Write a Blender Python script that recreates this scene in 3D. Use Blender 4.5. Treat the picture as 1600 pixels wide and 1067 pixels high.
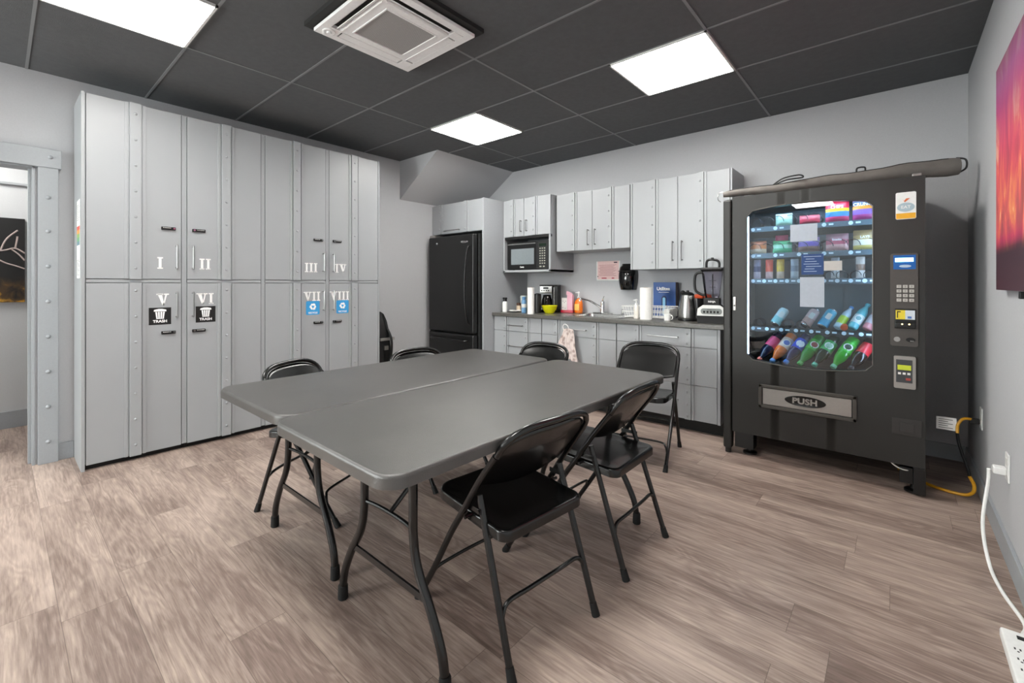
import bpy, bmesh, math, random
from mathutils import Vector, Matrix
random.seed(7)
C = bpy.context.scene.collection
PI = math.pi
for o in list(bpy.data.objects): bpy.data.objects.remove(o)

# ---------------------------------------------------------------- camera
cam_d = bpy.data.cameras.new('camera'); cam = bpy.data.objects.new('camera', cam_d); C.objects.link(cam)
cam.location = (0, 0, 1.2); cam.rotation_euler = (PI/2, 0, math.radians(40.758))
cam_d.sensor_width = 36; cam_d.lens = 693.8/1600*36; cam_d.shift_y = -(533.5-444)/1600
cam_d.clip_start = .02
bpy.context.scene.camera = cam
# ---------------------------------------------------------------- world, view
w = bpy.data.worlds.new('world'); bpy.context.scene.world = w; w.use_nodes = True
w.node_tree.nodes['Background'].inputs[0].default_value = (1, .985, .96, 1)
w.node_tree.nodes['Background'].inputs[1].default_value = 11
vs = bpy.context.scene.view_settings
vs.view_transform = 'Standard'; vs.look = 'None'; vs.gamma = 1; vs.use_curve_mapping = False
vs.exposure = 1.5
LED_STRENGTH = 11.0

# light portals that only guide the sky light through two added fill windows behind the camera
def portal(loc, rot, sx, sy):
    l = bpy.data.lights.new('added_window_portal', 'AREA'); l.shape = 'RECTANGLE'; l.size = sx; l.size_y = sy; l.cycles.is_portal = True
    o = bpy.data.objects.new('added_window_portal', l); C.objects.link(o); o.location = loc; o.rotation_euler = rot
portal((-3.35, -3.66, 1.60), (PI/2, 0, 0), 1.7, 1.5)
portal((-4.39, -2.35, 1.60), (PI/2, 0, -PI/2), 1.9, 1.5)
# ---------------------------------------------------------------- room numbers
XR, XL, YB, YF, HC = .375, -4.33, 4.27, -3.6, 2.62

# ---------------------------------------------------------------- helpers
def lin(h):
    if isinstance(h, str):
        v = [int(h[i:i+2], 16)/255 for i in (0, 2, 4)]
        return tuple(c/12.92 if c <= .04045 else ((c+.055)/1.055)**2.4 for c in v) + (1,)
    return tuple(h) + (1,) if len(h) == 3 else h
MATS = {}
def mat(name, col, rough=.5, metal=0, bump=0, bscale=60, var=0, vscale=8, emit=0, alpha=1, trans=0, spec=.5, coat=0):
    if name in MATS: return MATS[name]
    m = bpy.data.materials.new(name); m.use_nodes = True
    nt = m.node_tree; b = nt.nodes['Principled BSDF']; c = lin(col)
    b.inputs['Base Color'].default_value = c
    b.inputs['Roughness'].default_value = rough; b.inputs['Metallic'].default_value = metal
    b.inputs['Specular IOR Level'].default_value = spec
    if coat: b.inputs['Coat Weight'].default_value = coat; b.inputs['Coat Roughness'].default_value = .08
    if trans: b.inputs['Transmission Weight'].default_value = trans
    if alpha < 1: b.inputs['Alpha'].default_value = alpha
    if emit: b.inputs['Emission Color'].default_value = c; b.inputs['Emission Strength'].default_value = emit
    tc = nt.nodes.new('ShaderNodeTexCoord')
    nz = nt.nodes.new('ShaderNodeTexNoise'); nz.inputs['Scale'].default_value = vscale if var else bscale; nz.inputs['Detail'].default_value = 4
    nt.links.new(tc.outputs['Object'], nz.inputs['Vector'])
    rp = nt.nodes.new('ShaderNodeMapRange')
    amt = var if var else .03
    rp.inputs['To Min'].default_value = 1-amt; rp.inputs['To Max'].default_value = 1+amt
    rp.inputs['From Min'].default_value = .3; rp.inputs['From Max'].default_value = .7
    nt.links.new(nz.outputs['Fac'], rp.inputs['Value'])
    mx = nt.nodes.new('ShaderNodeMix'); mx.data_type = 'RGBA'; mx.blend_type = 'MULTIPLY'; mx.inputs[0].default_value = 1
    mx.inputs[6].default_value = c
    nt.links.new(rp.outputs['Result'], mx.inputs[7]); nt.links.new(mx.outputs[2], b.inputs['Base Color'])
    if bump:
        n2 = nt.nodes.new('ShaderNodeTexNoise'); n2.inputs['Scale'].default_value = bscale; n2.inputs['Detail'].default_value = 3
        nt.links.new(tc.outputs['Object'], n2.inputs['Vector'])
        bp = nt.nodes.new('ShaderNodeBump'); bp.inputs['Strength'].default_value = bump; bp.inputs['Distance'].default_value = .002
        nt.links.new(n2.outputs['Fac'], bp.inputs['Height']); nt.links.new(bp.outputs[0], b.inputs['Normal'])
    MATS[name] = m; return m
def glassmat(name, tint, fres=.06, rough=.0, ior=1.45):
    if name in MATS: return MATS[name]
    m = bpy.data.materials.new(name); m.use_nodes = True; nt = m.node_tree; nt.nodes.clear()
    o = nt.nodes.new('ShaderNodeOutputMaterial'); t = nt.nodes.new('ShaderNodeBsdfTransparent'); t.inputs[0].default_value = lin(tint)
    g = nt.nodes.new('ShaderNodeBsdfGlossy'); g.inputs['Roughness'].default_value = rough
    f = nt.nodes.new('ShaderNodeFresnel'); f.inputs[0].default_value = ior
    mx = nt.nodes.new('ShaderNodeMixShader')
    nt.links.new(f.outputs[0], mx.inputs[0]); nt.links.new(t.outputs[0], mx.inputs[1]); nt.links.new(g.outputs[0], mx.inputs[2])
    nt.links.new(mx.outputs[0], o.inputs[0]); MATS[name] = m; return m

class MB:
    """collects shapes into one mesh"""
    def __init__(s): s.bm = bmesh.new(); s.mats = []; s.mi = 0
    def use(s, m):
        if m not in s.mats: s.mats.append(m)
        s.mi = s.mats.index(m); return s
    def _add(s, vs, fs, M=None):
        v = [s.bm.verts.new(M @ Vector(p) if M else p) for p in vs]
        for f in fs:
            try: fc = s.bm.faces.new([v[i] for i in f]); fc.material_index = s.mi
            except ValueError: pass
        return v
    def merge(s, t, M=None):
        me = bpy.data.meshes.new('tmp'); t.to_mesh(me)
        if M: me.transform(M)
        n0 = len(s.bm.faces); s.bm.from_mesh(me); s.bm.faces.ensure_lookup_table()
        for f in s.bm.faces[n0:]: f.material_index = s.mi
        bpy.data.meshes.remove(me); t.free(); return s
    def box(s, x0, x1, y0, y1, z0, z1, bev=0, M=None, seg=2):
        x0, x1 = sorted((x0, x1)); y0, y1 = sorted((y0, y1)); z0, z1 = sorted((z0, z1))
        t = bmesh.new(); bmesh.ops.create_cube(t, size=1)
        for v in t.verts: v.co = Vector(((x0+x1)/2+v.co.x*(x1-x0), (y0+y1)/2+v.co.y*(y1-y0), (z0+z1)/2+v.co.z*(z1-z0)))
        if bev: bmesh.ops.bevel(t, geom=t.edges[:], offset=min(bev, .49*min(x1-x0, y1-y0, z1-z0)), segments=seg, profile=.5, affect='EDGES')
        return s.merge(t, M)
    def tube(s, pts, r, seg=12, caps=True, closed=False, M=None):
        pts = [Vector(p) for p in pts]; n = len(pts); rr = r if isinstance(r, (list, tuple)) else [r]*n
        rings = []; up = None
        for i, p in enumerate(pts):
            a = pts[i-1] if (i > 0 or closed) else p; b = pts[(i+1) % n] if (i < n-1 or closed) else p
            t = (b-a).normalized()
            if up is None:
                up = t.orthogonal().normalized()
            else:
                up = (up-t*up.dot(t))
                up = up.normalized() if up.length > 1e-6 else t.orthogonal().normalized()
            sd = t.cross(up)
            rings.append([p+(up*math.cos(2*PI*k/seg)+sd*math.sin(2*PI*k/seg))*rr[i] for k in range(seg)])
        vs = [q for R in rings for q in R]; fs = []
        for i in range(n if closed else n-1):
            j = (i+1) % n
            for k in range(seg):
                l = (k+1) % seg; fs.append((i*seg+k, i*seg+l, j*seg+l, j*seg+k))
        if caps and not closed:
            fs.append(tuple(range(seg-1, -1, -1))); fs.append(tuple((n-1)*seg+k for k in range(seg)))
        s._add(vs, fs, M); return s
    def cyl(s, p0, p1, r0, r1=None, seg=20, M=None): return s.tube([p0, p1], [r0, r0 if r1 is None else r1], seg, M=M)
    def lathe(s, prof, c=(0, 0, 0), seg=24, M=None, sx=1, sy=1):
        vs = []; fs = []; n = len(prof)
        for (r, z) in prof:
            for k in range(seg):
                a = 2*PI*k/seg; vs.append((c[0]+r*sx*math.cos(a), c[1]+r*sy*math.sin(a), c[2]+z))
        for i in range(n-1):
            for k in range(seg):
                l = (k+1) % seg; fs.append((i*seg+k, i*seg+l, (i+1)*seg+l, (i+1)*seg+k))
        if prof[0][0] > 1e-5: fs.append(tuple(range(seg-1, -1, -1)))
        if prof[-1][0] > 1e-5: fs.append(tuple((n-1)*seg+k for k in range(seg)))
        s._add(vs, fs, M); return s
    def prism(s, out, d, M=None, off=(0, 0, 0)):
        """outline in local XZ, extruded along +Y by d"""
        n = len(out); ox, oy, oz = off
        vs = [(x+ox, oy, z+oz) for x, z in out]+[(x+ox, oy+d, z+oz) for x, z in out]
        fs = [tuple(range(n)), tuple(range(2*n-1, n-1, -1))]+[(i, i+n, (i+1) % n+n, (i+1) % n) for i in range(n)]
        s._add(vs, fs, M); return s
    def grid(s, fn, nu, nv, M=None):
        vs = [fn(i/nu, j/nv) for j in range(nv+1) for i in range(nu+1)]
        fs = [(j*(nu+1)+i, j*(nu+1)+i+1, (j+1)*(nu+1)+i+1, (j+1)*(nu+1)+i) for j in range(nv) for i in range(nu)]
        s._add(vs, fs, M); return s
    def sphere(s, c, r, M=None, sx=1, sy=1, sz=1, seg=16):
        t = bmesh.new(); bmesh.ops.create_uvsphere(t, u_segments=seg, v_segments=max(6, seg//2), radius=r)
        for v in t.verts: v.co = Vector((c[0]+v.co.x*sx, c[1]+v.co.y*sy, c[2]+v.co.z*sz))
        return s.merge(t, M)
    def build(s, name, m=None, parent=None, smooth=True, loc=None, rot=None, ang=35, weld=True, wn=True):
        if weld: bmesh.ops.remove_doubles(s.bm, verts=s.bm.verts[:], dist=1e-6)
        bmesh.ops.recalc_face_normals(s.bm, faces=s.bm.faces[:])
        me = bpy.data.meshes.new(name); s.bm.to_mesh(me); s.bm.free()
        ms = s.mats if s.mats else [m]
        for q in ms: me.materials.append(q)
        if smooth:
            me.polygons.foreach_set('use_smooth', [True]*len(me.polygons)); me.set_sharp_from_angle(angle=math.radians(ang))
        o = bpy.data.objects.new(name, me); C.objects.link(o)
        if parent: o.parent = parent
        if smooth and wn:
            md = o.modifiers.new('flat faces', 'WEIGHTED_NORMAL'); md.keep_sharp = True; md.weight = 80
        if loc: o.location = loc
        if rot: o.rotation_euler = rot
        return o
def tag(o, label, cat, group=None, kind=None):
    o['label'] = label; o['category'] = cat
    if group: o['group'] = group
    if kind: o['kind'] = kind
    return o
def thing(name, label, cat, loc=(0, 0, 0), rz=0, group=None, rot=None):
    o = bpy.data.objects.new(name, None); C.objects.link(o); o.location = loc; o.rotation_euler = rot or (0, 0, rz)
    o.empty_display_size = .1
    return tag(o, label, cat, group)
def struct(name, mb, m=None, parent=None):
    o = mb.build(name, m, parent)
    if not parent: o['kind'] = 'structure'
    return o
def copy_tree(o, parent=None):
    c = o.copy(); C.objects.link(c)
    if parent: c.parent = parent
    for ch in list(o.children): copy_tree(ch, c)
    return c
def text_mesh(txt, size, depth=.0006, bold=0, sx=1, align='CENTER'):
    cu = bpy.data.curves.new('t', 'FONT'); cu.body = txt; cu.size = size; cu.extrude = depth; cu.align_x = align; cu.align_y = 'CENTER'; cu.offset = bold; cu.resolution_u = 3
    ob = bpy.data.objects.new('t', cu); C.objects.link(ob)
    dg = bpy.context.evaluated_depsgraph_get(); me = bpy.data.meshes.new_from_object(ob.evaluated_get(dg))
    bpy.data.objects.remove(ob); bpy.data.curves.remove(cu)
    if sx != 1: me.transform(Matrix.Scale(sx, 4, (1, 0, 0)))
    return me
def text(name, txt, size, m, loc, rot, parent=None, depth=.0006, bold=0, sx=1):
    me = text_mesh(txt, size, depth, bold, sx); me.materials.clear(); me.materials.append(m); me.name = name
    o = bpy.data.objects.new(name, me); C.objects.link(o); o.location = loc; o.rotation_euler = rot
    if parent: o.parent = parent
    return o
def add_text(mb, txt, size, M, depth=.0006, bold=0, sx=1):
    me = text_mesh(txt, size, depth, bold, sx); t = bmesh.new(); t.from_mesh(me); bpy.data.meshes.remove(me)
    mb.merge(t, M)
FRONT = Matrix.Rotation(PI/2, 4, 'X')            # text plane turned to face -Y
def facing_y(x, y, z): return Matrix.Translation((x, y, z)) @ FRONT
def facing_x(x, y, z): return Matrix.Translation((x, y, z)) @ Matrix.Rotation(PI/2, 4, 'Z') @ FRONT   # faces +X
def arc(cx, cz, r, a0, a1, n=8): return [(cx+r*math.cos(a0+(a1-a0)*i/n), cz+r*math.sin(a0+(a1-a0)*i/n)) for i in range(n+1)]
def rrect(x0, x1, z0, z1, r, n=5):
    return arc(x1-r, z0+r, r, -PI/2, 0, n)+arc(x1-r, z1-r, r, 0, PI/2, n)+arc(x0+r, z1-r, r, PI/2, PI, n)+arc(x0+r, z0+r, r, PI, 1.5*PI, n)
def ellipse(cx, cz, rx, rz, n=24): return [(cx+rx*math.cos(2*PI*k/n), cz+rz*math.sin(2*PI*k/n)) for k in range(n)]
def smooth_path(pts, n=6):
    P = [Vector(p) for p in pts]; out = []
    for i in range(len(P)-1):
        a = P[max(i-1, 0)]; b = P[i]; c = P[i+1]; d = P[min(i+2, len(P)-1)]
        for k in range(n):
            t = k/n; out.append(.5*((2*b)+(c-a)*t+(2*a-5*b+4*c-d)*t*t+(3*b-a-3*c+d)*t**3))
    out.append(P[-1]); return out
def handle_bar(p0, p1, out, r=.005):
    """pull handle: bar between p0 and p1 standing off by vector out"""
    mb = MB(); p0 = Vector(p0); p1 = Vector(p1); o = Vector(out); d = (p1-p0).normalized()*.012
    mb.tube(smooth_path([p0, p0+o*.75, p0+o+d*.6, p1+o-d*.6, p1+o*.75, p1], 4), r, 10)
    return mb

# ---------------------------------------------------------------- materials
M_wall = mat('wall paint grey', 'babbbe', .75, bump=.08, bscale=180)
M_hall = mat('hallway paint pale', 'c6c8ca', .75, bump=.05, bscale=180)
M_trim = mat('trim paint grey', '9ea2a6', .45, bump=.05, bscale=90)
M_ceil = mat('ceiling tile charcoal', '5c5e60', .9, bump=.5, bscale=260, var=.06, vscale=30)
M_tbar = mat('ceiling bar charcoal', '808284', .6)
M_cab = mat('cabinet face grey', 'a2a5a8', .38, bump=.03, bscale=40, var=.02, vscale=3)
M_cabside = mat('cabinet side grey', 'a4a7ab', .5)
M_steelbar = mat('brushed handle steel', '9a9a9a', .3, metal=.9)
M_white = mat('white plastic', 'eeeeec', .35)
M_paper = mat('white paper', 'f2f1ee', .8)
M_black = mat('black plastic', '0d0d0e', .35)
M_blacks = mat('black satin plastic', '161617', .5)
M_kick = mat('black toe kick', '080808', .6)
M_rubber = mat('black rubber', '060606', .7)
M_chair = mat('black enamelled steel', '0e0e0e', .27, bump=.03, bscale=200, coat=.25)
M_chrome = mat('chrome', 'd8d8d8', .12, metal=1)
M_steel = mat('stainless steel', 'b8b8b6', .25, metal=1)
M_led = mat('lit diffuser', 'fffdf8', .5, emit=LED_STRENGTH)
M_whitevinyl = mat('white vinyl lettering', 'fbfbfb', .5)
M_table = mat('dark pebbled table plastic', '4d4b49', .29, bump=.5, bscale=420, var=.14, vscale=6, spec=.9)
M_vend = mat('black textured door steel', '22211f', .42, bump=.25, bscale=500)
M_silver = mat('silver panel', 'a9a6a2', .3, metal=.8)

def floor_material():
    m = bpy.data.materials.new('wood plank floor'); m.use_nodes = True; nt = m.node_tree; N = nt.nodes; L = nt.links
    b = N['Principled BSDF']
    tc = N.new('ShaderNodeTexCoord'); sp = N.new('ShaderNodeSeparateXYZ'); L.new(tc.outputs['Object'], sp.inputs[0])
    def mth(op, a, bb=None, c=None):
        n = N.new('ShaderNodeMath'); n.operation = op
        for i, v in enumerate((a, bb, c)):
            if v is None: continue
            if isinstance(v, (int, float)): n.inputs[i].default_value = v
            else: L.new(v, n.inputs[i])
        return n.outputs[0]
    W, LEN = .181, 1.22
    yy = mth('ADD', sp.outputs['Y'], 20*W-.33+W*4)
    rowf = mth('DIVIDE', yy, W); row = mth('FLOOR', rowf); fy = mth('FRACT', rowf)
    wn = N.new('ShaderNodeTexWhiteNoise'); wn.noise_dimensions = '1D'; L.new(row, wn.inputs['W'])
    xx = mth('ADD', mth('DIVIDE', mth('ADD', sp.outputs['X'], 30), LEN), wn.outputs['Value'])
    col = mth('FLOOR', xx); fx = mth('FRACT', xx)
    idn = mth('ADD', mth('MULTIPLY', row, 7.31), mth('MULTIPLY', col, 13.7))
    w2 = N.new('ShaderNodeTexWhiteNoise'); w2.noise_dimensions = '1D'; L.new(idn, w2.inputs['W'])
    cb = N.new('ShaderNodeCombineXYZ')
    L.new(mth('ADD', sp.outputs['X'], mth('MULTIPLY', w2.outputs['Value'], 37)), cb.inputs[0])
    L.new(mth('ADD', sp.outputs['Y'], mth('MULTIPLY', w2.outputs['Value'], 11)), cb.inputs[1])
    L.new(w2.outputs['Value'], cb.inputs[2])
    def noise(sx, sy, scale, det=4, dist=0, rough=.5):
        mp = N.new('ShaderNodeMapping'); mp.inputs['Scale'].default_value = (sx, sy, 5); L.new(cb.outputs[0], mp.inputs[0])
        n = N.new('ShaderNodeTexNoise'); n.inputs['Scale'].default_value = scale; n.inputs['Detail'].default_value = det
        n.inputs['Distortion'].default_value = dist; n.inputs['Roughness'].default_value = rough; L.new(mp.outputs[0], n.inputs[0]); return n.outputs['Fac']
    big = noise(.9, 5, 1.2, 3, .8); fine = noise(3, 60, 2.2, 5, .4, .65)
    # cathedral rings: sine of a warped height field
    ringn = noise(1.1, 6.5, 1.0, 1.5, .7)
    ring = mth('SINE', mth('MULTIPLY', ringn, 100))
    mid = noise(2, 14, 2.2, 4, 1.2)
    v = mth('ADD', mth('MULTIPLY', big, .48), mth('MULTIPLY', fine, .42))
    v = mth('ADD', v, mth('MULTIPLY', mid, .30))
    v = mth('ADD', v, mth('MULTIPLY', mth('MULTIPLY', ring, mth('POWER', mid, 2)), .11))
    v = mth('ADD', v, mth('MULTIPLY', mth('SUBTRACT', w2.outputs['Value'], .5), .11))
    cr = N.new('ShaderNodeValToRGB'); L.new(v, cr.inputs[0])
    e = cr.color_ramp.elements; e[0].position = .38; e[0].color = lin('65534a'); e[1].position = .84; e[1].color = lin('c6b3a6')
    n1 = e.new(.52); n1.color = lin('86736a'); n2 = e.new(.66); n2.color = lin('a8958a')
    # joints
    jy = mth('LESS_THAN', mth('MINIMUM', fy, mth('SUBTRACT', 1, fy)), .006)
    jx = mth('LESS_THAN', mth('MINIMUM', fx, mth('SUBTRACT', 1, fx)), .0009)
    j = mth('MAXIMUM', jy, jx)
    mx = N.new('ShaderNodeMix'); mx.data_type = 'RGBA'; L.new(mth('MULTIPLY', j, .55), mx.inputs[0]); L.new(cr.outputs[0], mx.inputs[6]); mx.inputs[7].default_value = lin('4d4038')
    L.new(mx.outputs[2], b.inputs['Base Color']); b.inputs['Roughness'].default_value = .42
    bp = N.new('ShaderNodeBump'); bp.inputs['Strength'].default_value = .12; bp.inputs['Distance'].default_value = .001
    L.new(mth('SUBTRACT', fine, mth('MULTIPLY', j, 1.5)), bp.inputs['Height']); L.new(bp.outputs[0], b.inputs['Normal'])
    return m
M_floor = floor_material()

# ================================================================ SETTING
DY0, DY1, DH = -.72, .165, 1.985          # doorway in the left wall
WT = .12
mb = MB(); mb.box(-5.72, XR+.1, YF-.1, YB+.1, -.1, 0); struct('floor', mb, M_floor)
mb = MB(); mb.box(XL-.0, XR+.1, YF-.1, YB+.1, HC, HC+.1); struct('ceiling', mb, M_ceil)
# suspended grid bars
mb = MB()
gx = [-3.213+1.208*k for k in range(0, 4) if -3.213+1.208*k < XR]
gy = [1.352+.6125*k for k in range(-8, 5)]
for x in gx: mb.box(x-.008, x+.008, YF, YB, HC-.0035, HC+.001)
for y in gy: mb.box(XL, XR, y-.007, y+.007, HC-.0030, HC+.001)
struct('trim_1', mb, M_tbar)
mb = MB(); mb.box(XL-.1, XR+.1, YB, YB+.1, 0, HC); struct('wall_back', mb, M_wall)
mb = MB(); mb.box(XR, XR+.1, YF-.1, YB, 0, HC); struct('wall_right', mb, M_wall)
mb = MB(); mb.box(XL-.1, -4.2, YF-.1, YF, 0, HC); mb.box(-2.5, XR, YF-.1, YF, 0, HC); mb.box(-4.2, -2.5, YF-.1, YF, 0, .85); mb.box(-4.2, -2.5, YF-.1, YF, 2.35, HC); struct('wall_front', mb, M_wall)
def window(name, x0, x1, loc, rz):
    t = bpy.data.objects.new(name, None); C.objects.link(t); t['kind'] = 'structure'; t.location = loc; t.rotation_euler = (0, 0, rz)
    mb = MB()
    for q in ((x0, x1, 0, .05), (x0, x1, 1.45, 1.5), (x0, x0+.05, 0, 1.5), (x1-.05, x1, 0, 1.5), (-.025, .025, 0, 1.5)): mb.box(q[0], q[1], .02, .07, q[2], q[3], .003)
    mb.build('added_window_frame', M_trim, t)
    mb = MB(); mb.box(x0-.03, x1+.03, -.03, .06, -.03, 0, .004); mb.build('added_window_sill', M_trim, t)
    mb = MB(); mb.box(x0+.05, -.025, .042, .046, .05, 1.45); mb.box(.025, x1-.05, .042, .046, .05, 1.45); mb.build('added_window_pane', glassmat('added window glass', 'f4f8f8'), t, smooth=False)
window('added_window_1', -.85, .85, (-3.35, YF, .85), PI)  # both windows are added out of view to let in fill light
window('added_window_2', -.95, .95, (XL, -2.35, .85), PI/2)
mb = MB(); mb.box(XL-WT, XL, DY1, YB, 0, HC); mb.box(XL-WT, XL, -1.4, DY0, 0, HC); mb.box(XL-WT, XL, YF, -3.3, 0, HC); mb.box(XL-WT, XL, -3.3, -1.4, 0, .85); mb.box(XL-WT, XL, -3.3, -1.4, 2.35, HC); mb.box(XL-WT, XL, DY0, DY1, DH, HC)
struct('wall_left', mb, M_wall)
# sloping soffit in the far left corner
mb = MB()
vv = [(XL, 3.04, 2.62), (-3.66, 3.04, 2.62), (XL, 3.04, 2.177), (XL, YB, 2.62), (-3.66, YB, 2.62), (XL, YB, 2.177)]
mb._add(vv, [(0, 1, 2), (3, 5, 4), (0, 3, 4, 1), (1, 4, 5, 2), (0, 2, 5, 3)])
struct('trim_2', mb, M_wall)
# baseboards
mb = MB(); mb.box(XR-.014, XR, YF, YB, 0, .105, .003); struct('baseboard_right', mb, M_trim)
mb = MB(); mb.box(XL, XL+.014, .27, .35, 0, .115, .003); mb.box(XL, XL+.014, 2.51, 3.45, 0, .115, .003); mb.box(XL, XL+.014, YF, DY0-.13, 0, .115, .003); struct('baseboard_left', mb, M_trim)
mb = MB(); mb.box(-1.02, XR-.014, YB-.014, YB, 0, .105, .003); struct('baseboard_back', mb, M_trim)
# hallway beyond the doorway
mb = MB(); mb.box(-5.72, -5.6, -1.3, 1.6, 0, HC); struct('wall_hallway', mb, M_hall)
mb = MB(); mb.box(-5.6, XL-WT, 1.5, 1.6, 0, HC); mb.box(-5.6, XL-WT, -1.3, -1.2, 0, HC); struct('wall_hallway_ends', mb, M_hall)
mb = MB(); mb.box(-5.72, XL-.03, -1.3, 1.6, HC-.15, HC-.02); struct('ceiling_hallway', mb, M_hall)
mb = MB(); mb.box(-5.6, -5.586, -1.2, 1.5, 0, .14, .003); mb.box(-5.6, -5.575, -1.2, 1.5, 2.03, 2.05, .003); struct('baseboard_hallway', mb, M_trim)
# riveted door casing
d = bpy.data.objects.new('door_1', None); C.objects.link(d); d['kind'] = 'structure'; d.location = (XL, DY1, 0)
def dchild(name, mb, m): return mb.build(name, m, d)
def rivet(mb, x, y, z, r=.011, h=.008, ax='x'):
    M = Matrix.Translation((x, y, z)) @ (Matrix.Rotation(PI/2, 4, 'Y') if ax == 'x' else Matrix.Rotation(PI/2, 4, 'X'))
    mb.lathe([(r, 0), (r*.95, h*.35), (r*.7, h*.75), (r*.3, h*.97), (.0001, h)], M=M, seg=10)
mb = MB(); mb.box(0, .035, .012, .108, 0, DH+.01, .003)
for z in (.145, .38, .615, .85, 1.085, 1.32, 1.555, 1.78): rivet(mb, .035, .06, z, .013, .012)
dchild('casing_post', mb, M_trim)
mb = MB(); mb.box(0, .035, DY0-DY1-.108, DY0-DY1-.012, 0, DH+.01, .003); dchild('casing_post', mb, M_trim)
mb = MB(); mb.box(0, .045, DY0-DY1-.13, .122, DH-.005, DH+.118, .003)
for y in (.07, -.25, -.6, -.93): rivet(mb, .045, y, DH+.065, .013, .012)
dchild('casing_header', mb, M_trim)
mb = MB()
mb.box(-WT-.01, .012, -.014, .0, 0, DH, .002); mb.box(-WT+.01, -.05, -.03, -.012, 0, DH, .002); mb.box(-WT-.03, -WT-.005, -.022, .07, 0, DH+.06, .003)
mb.box(-WT-.01, .012, DY0-DY1, DY0-DY1+.014, 0, DH, .002); mb.box(-WT-.01, .012, DY0-DY1, 0, DH-.014, DH, .002)
dchild('door_jamb', mb, M_trim)

# ================================================================ LAMPS
def led(x0, y0, label):
    t = thing('ceiling_light', label, 'ceiling light', (x0+.302, y0+.306, HC), 0, 'square ceiling light panels')
    mb = MB(); a, b2, w2 = .302, .304, .012
    for q in ((-a, a, -b2, -b2+w2), (-a, a, b2-w2, b2), (-a, -a+w2, -b2, b2), (a-w2, a, -b2, b2)): mb.box(q[0], q[1], q[2], q[3], -.012, .0)
    mb.build('frame', M_white, t)
    mb = MB(); mb.box(-a+w2, a-w2, -b2+w2, b2-w2, -.008, -.002); mb.build('diffuser', M_led, t)
    return t
led(-3.213, 2.577, 'small looking square light panel in the dark ceiling, nearest the sloping soffit')
led(-1.399, 2.577, 'square light panel in the dark ceiling, towards the vending machine')
led(-3.213, .127, 'square light panel cut by the top edge, above the locker with numeral I')
led(-1.399, .127, 'square light panel in the ceiling right above the camera')
led(-3.213, -2.936, 'square light panel in the ceiling behind the camera, at the doorway side')
led(-1.399, -2.936, 'square light panel in the ceiling behind the camera, at the picture side')
t = thing('ceiling_light', 'light panel in the ceiling of the hallway beyond the doorway', 'ceiling light', (-5.0, -.3, HC-.15), 0)
mb = MB(); mb.box(-.31, .31, -.31, .31, -.014, 0, .003); mb.build('frame', M_white, t)
mb = MB(); mb.box(-.29, .29, -.29, .29, -.02, -.014); mb.build('diffuser', mat('hallway diffuser', 'fffdf8', .5, emit=7), t)

# ceiling cassette air conditioner
t = thing('air_conditioner', 'white square cassette air conditioner with four louvres, hanging from the dark ceiling', 'air conditioner', (-2.075, 1.427, 2.57))
Wh = mat('air conditioner white', 'fafafa', .4)
mb = MB(); R = .308
def slab(mb, x0, x1, y0, y1, z0, z1, bev=.0): mb.box(x0, x1, y0, y1, z0, z1, bev)
gi = .158; so, si, sl = .262, .212, .20    # grille half size; slot outer, inner, half length
# panel built as strips leaving slots
slab(mb, -R, R, so, R, 0, .02, .004); slab(mb, -R, R, -R, -so, 0, .02, .004); slab(mb, so, R, -so, so, 0, .02, .004); slab(mb, -R, -so, -so, so, 0, .02, .004)
for sx in (-1, 1):
    for sy in (-1, 1): mb.box(sx*sl, sx*so, sy*sl, sy*so, .0005, .02)
for q in ((-si, si, gi, si), (-si, si, -si, -gi), (gi, si, -gi, gi), (-si, -gi, -gi, gi)): mb.box(*q, .001, .02)
for a in range(4):
    M = Matrix.Rotation(a*PI/2, 4, 'Z'); mb.box(gi-.003, gi+.005, -gi-.004, gi+.004, -.003, .01, .001, M=M)
    mb.box(si-.008, si-.004, -si+.02, si-.02, -.0015, .004, M=M)
mb.build('panel', Wh, t)
mb = MB(); mb.box(-R-.035, R+.035, -R-.035, R+.035, .026, .05); mb.build('ceiling_collar', mat('dark collar', '262626', .7), t)
mb = MB(); mb.box(-R+.03, R-.03, -R+.03, R-.03, .022, .05); mb.build('duct', mat('duct dark', '2a2826', .7), t)
for a, closed in ((0, 0), (1, 1), (2, 1), (3, 0)):
    # 0: +x side, 1: +y, 2: -x, 3: -y
    M = Matrix.Rotation(a*PI/2, 4, 'Z'); mb = MB()
    if closed:
        M2 = M @ Matrix.Translation(((so+si)/2, 0, .004)); mb.box(-.025, .025, -sl+.010, sl-.010, -.003, .003, .002, M=M2)
    else:
        M2 = M @ Matrix.Translation(((so+si)/2-.010, 0, .006)) @ Matrix.Rotation(.5, 4, 'Y'); mb.box(-.013, .013, -sl+.012, sl-.012, -.002, .002, .0015, M=M2)
        M2 = M @ Matrix.Translation(((so+si)/2+.016, 0, .016)) @ Matrix.Rotation(.5, 4, 'Y'); mb.box(-.008, .008, -sl+.012, sl-.012, -.001, .001, M=M2)
    mb.build('louvre', Wh, t)
gm = bpy.data.materials.new('intake mesh'); gm.use_nodes = True; nt = gm.node_tree
br = nt.nodes.new('ShaderNodeTexChecker'); br.inputs['Scale'].default_value = 260; br.inputs['Color1'].default_value = lin('b9b7b5'); br.inputs['Color2'].default_value = lin('8c8a89')
tc = nt.nodes.new('ShaderNodeTexCoord'); nt.links.new(tc.outputs['Object'], br.inputs[0]); nt.links.new(br.outputs[0], nt.nodes['Principled BSDF'].inputs[0]); nt.nodes['Principled BSDF'].inputs['Roughness'].default_value = .6
mb = MB(); mb.box(-gi+.004, gi-.004, -gi+.004, gi-.004, .002, .01); mb.build('intake_grille', gm, t)
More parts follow.
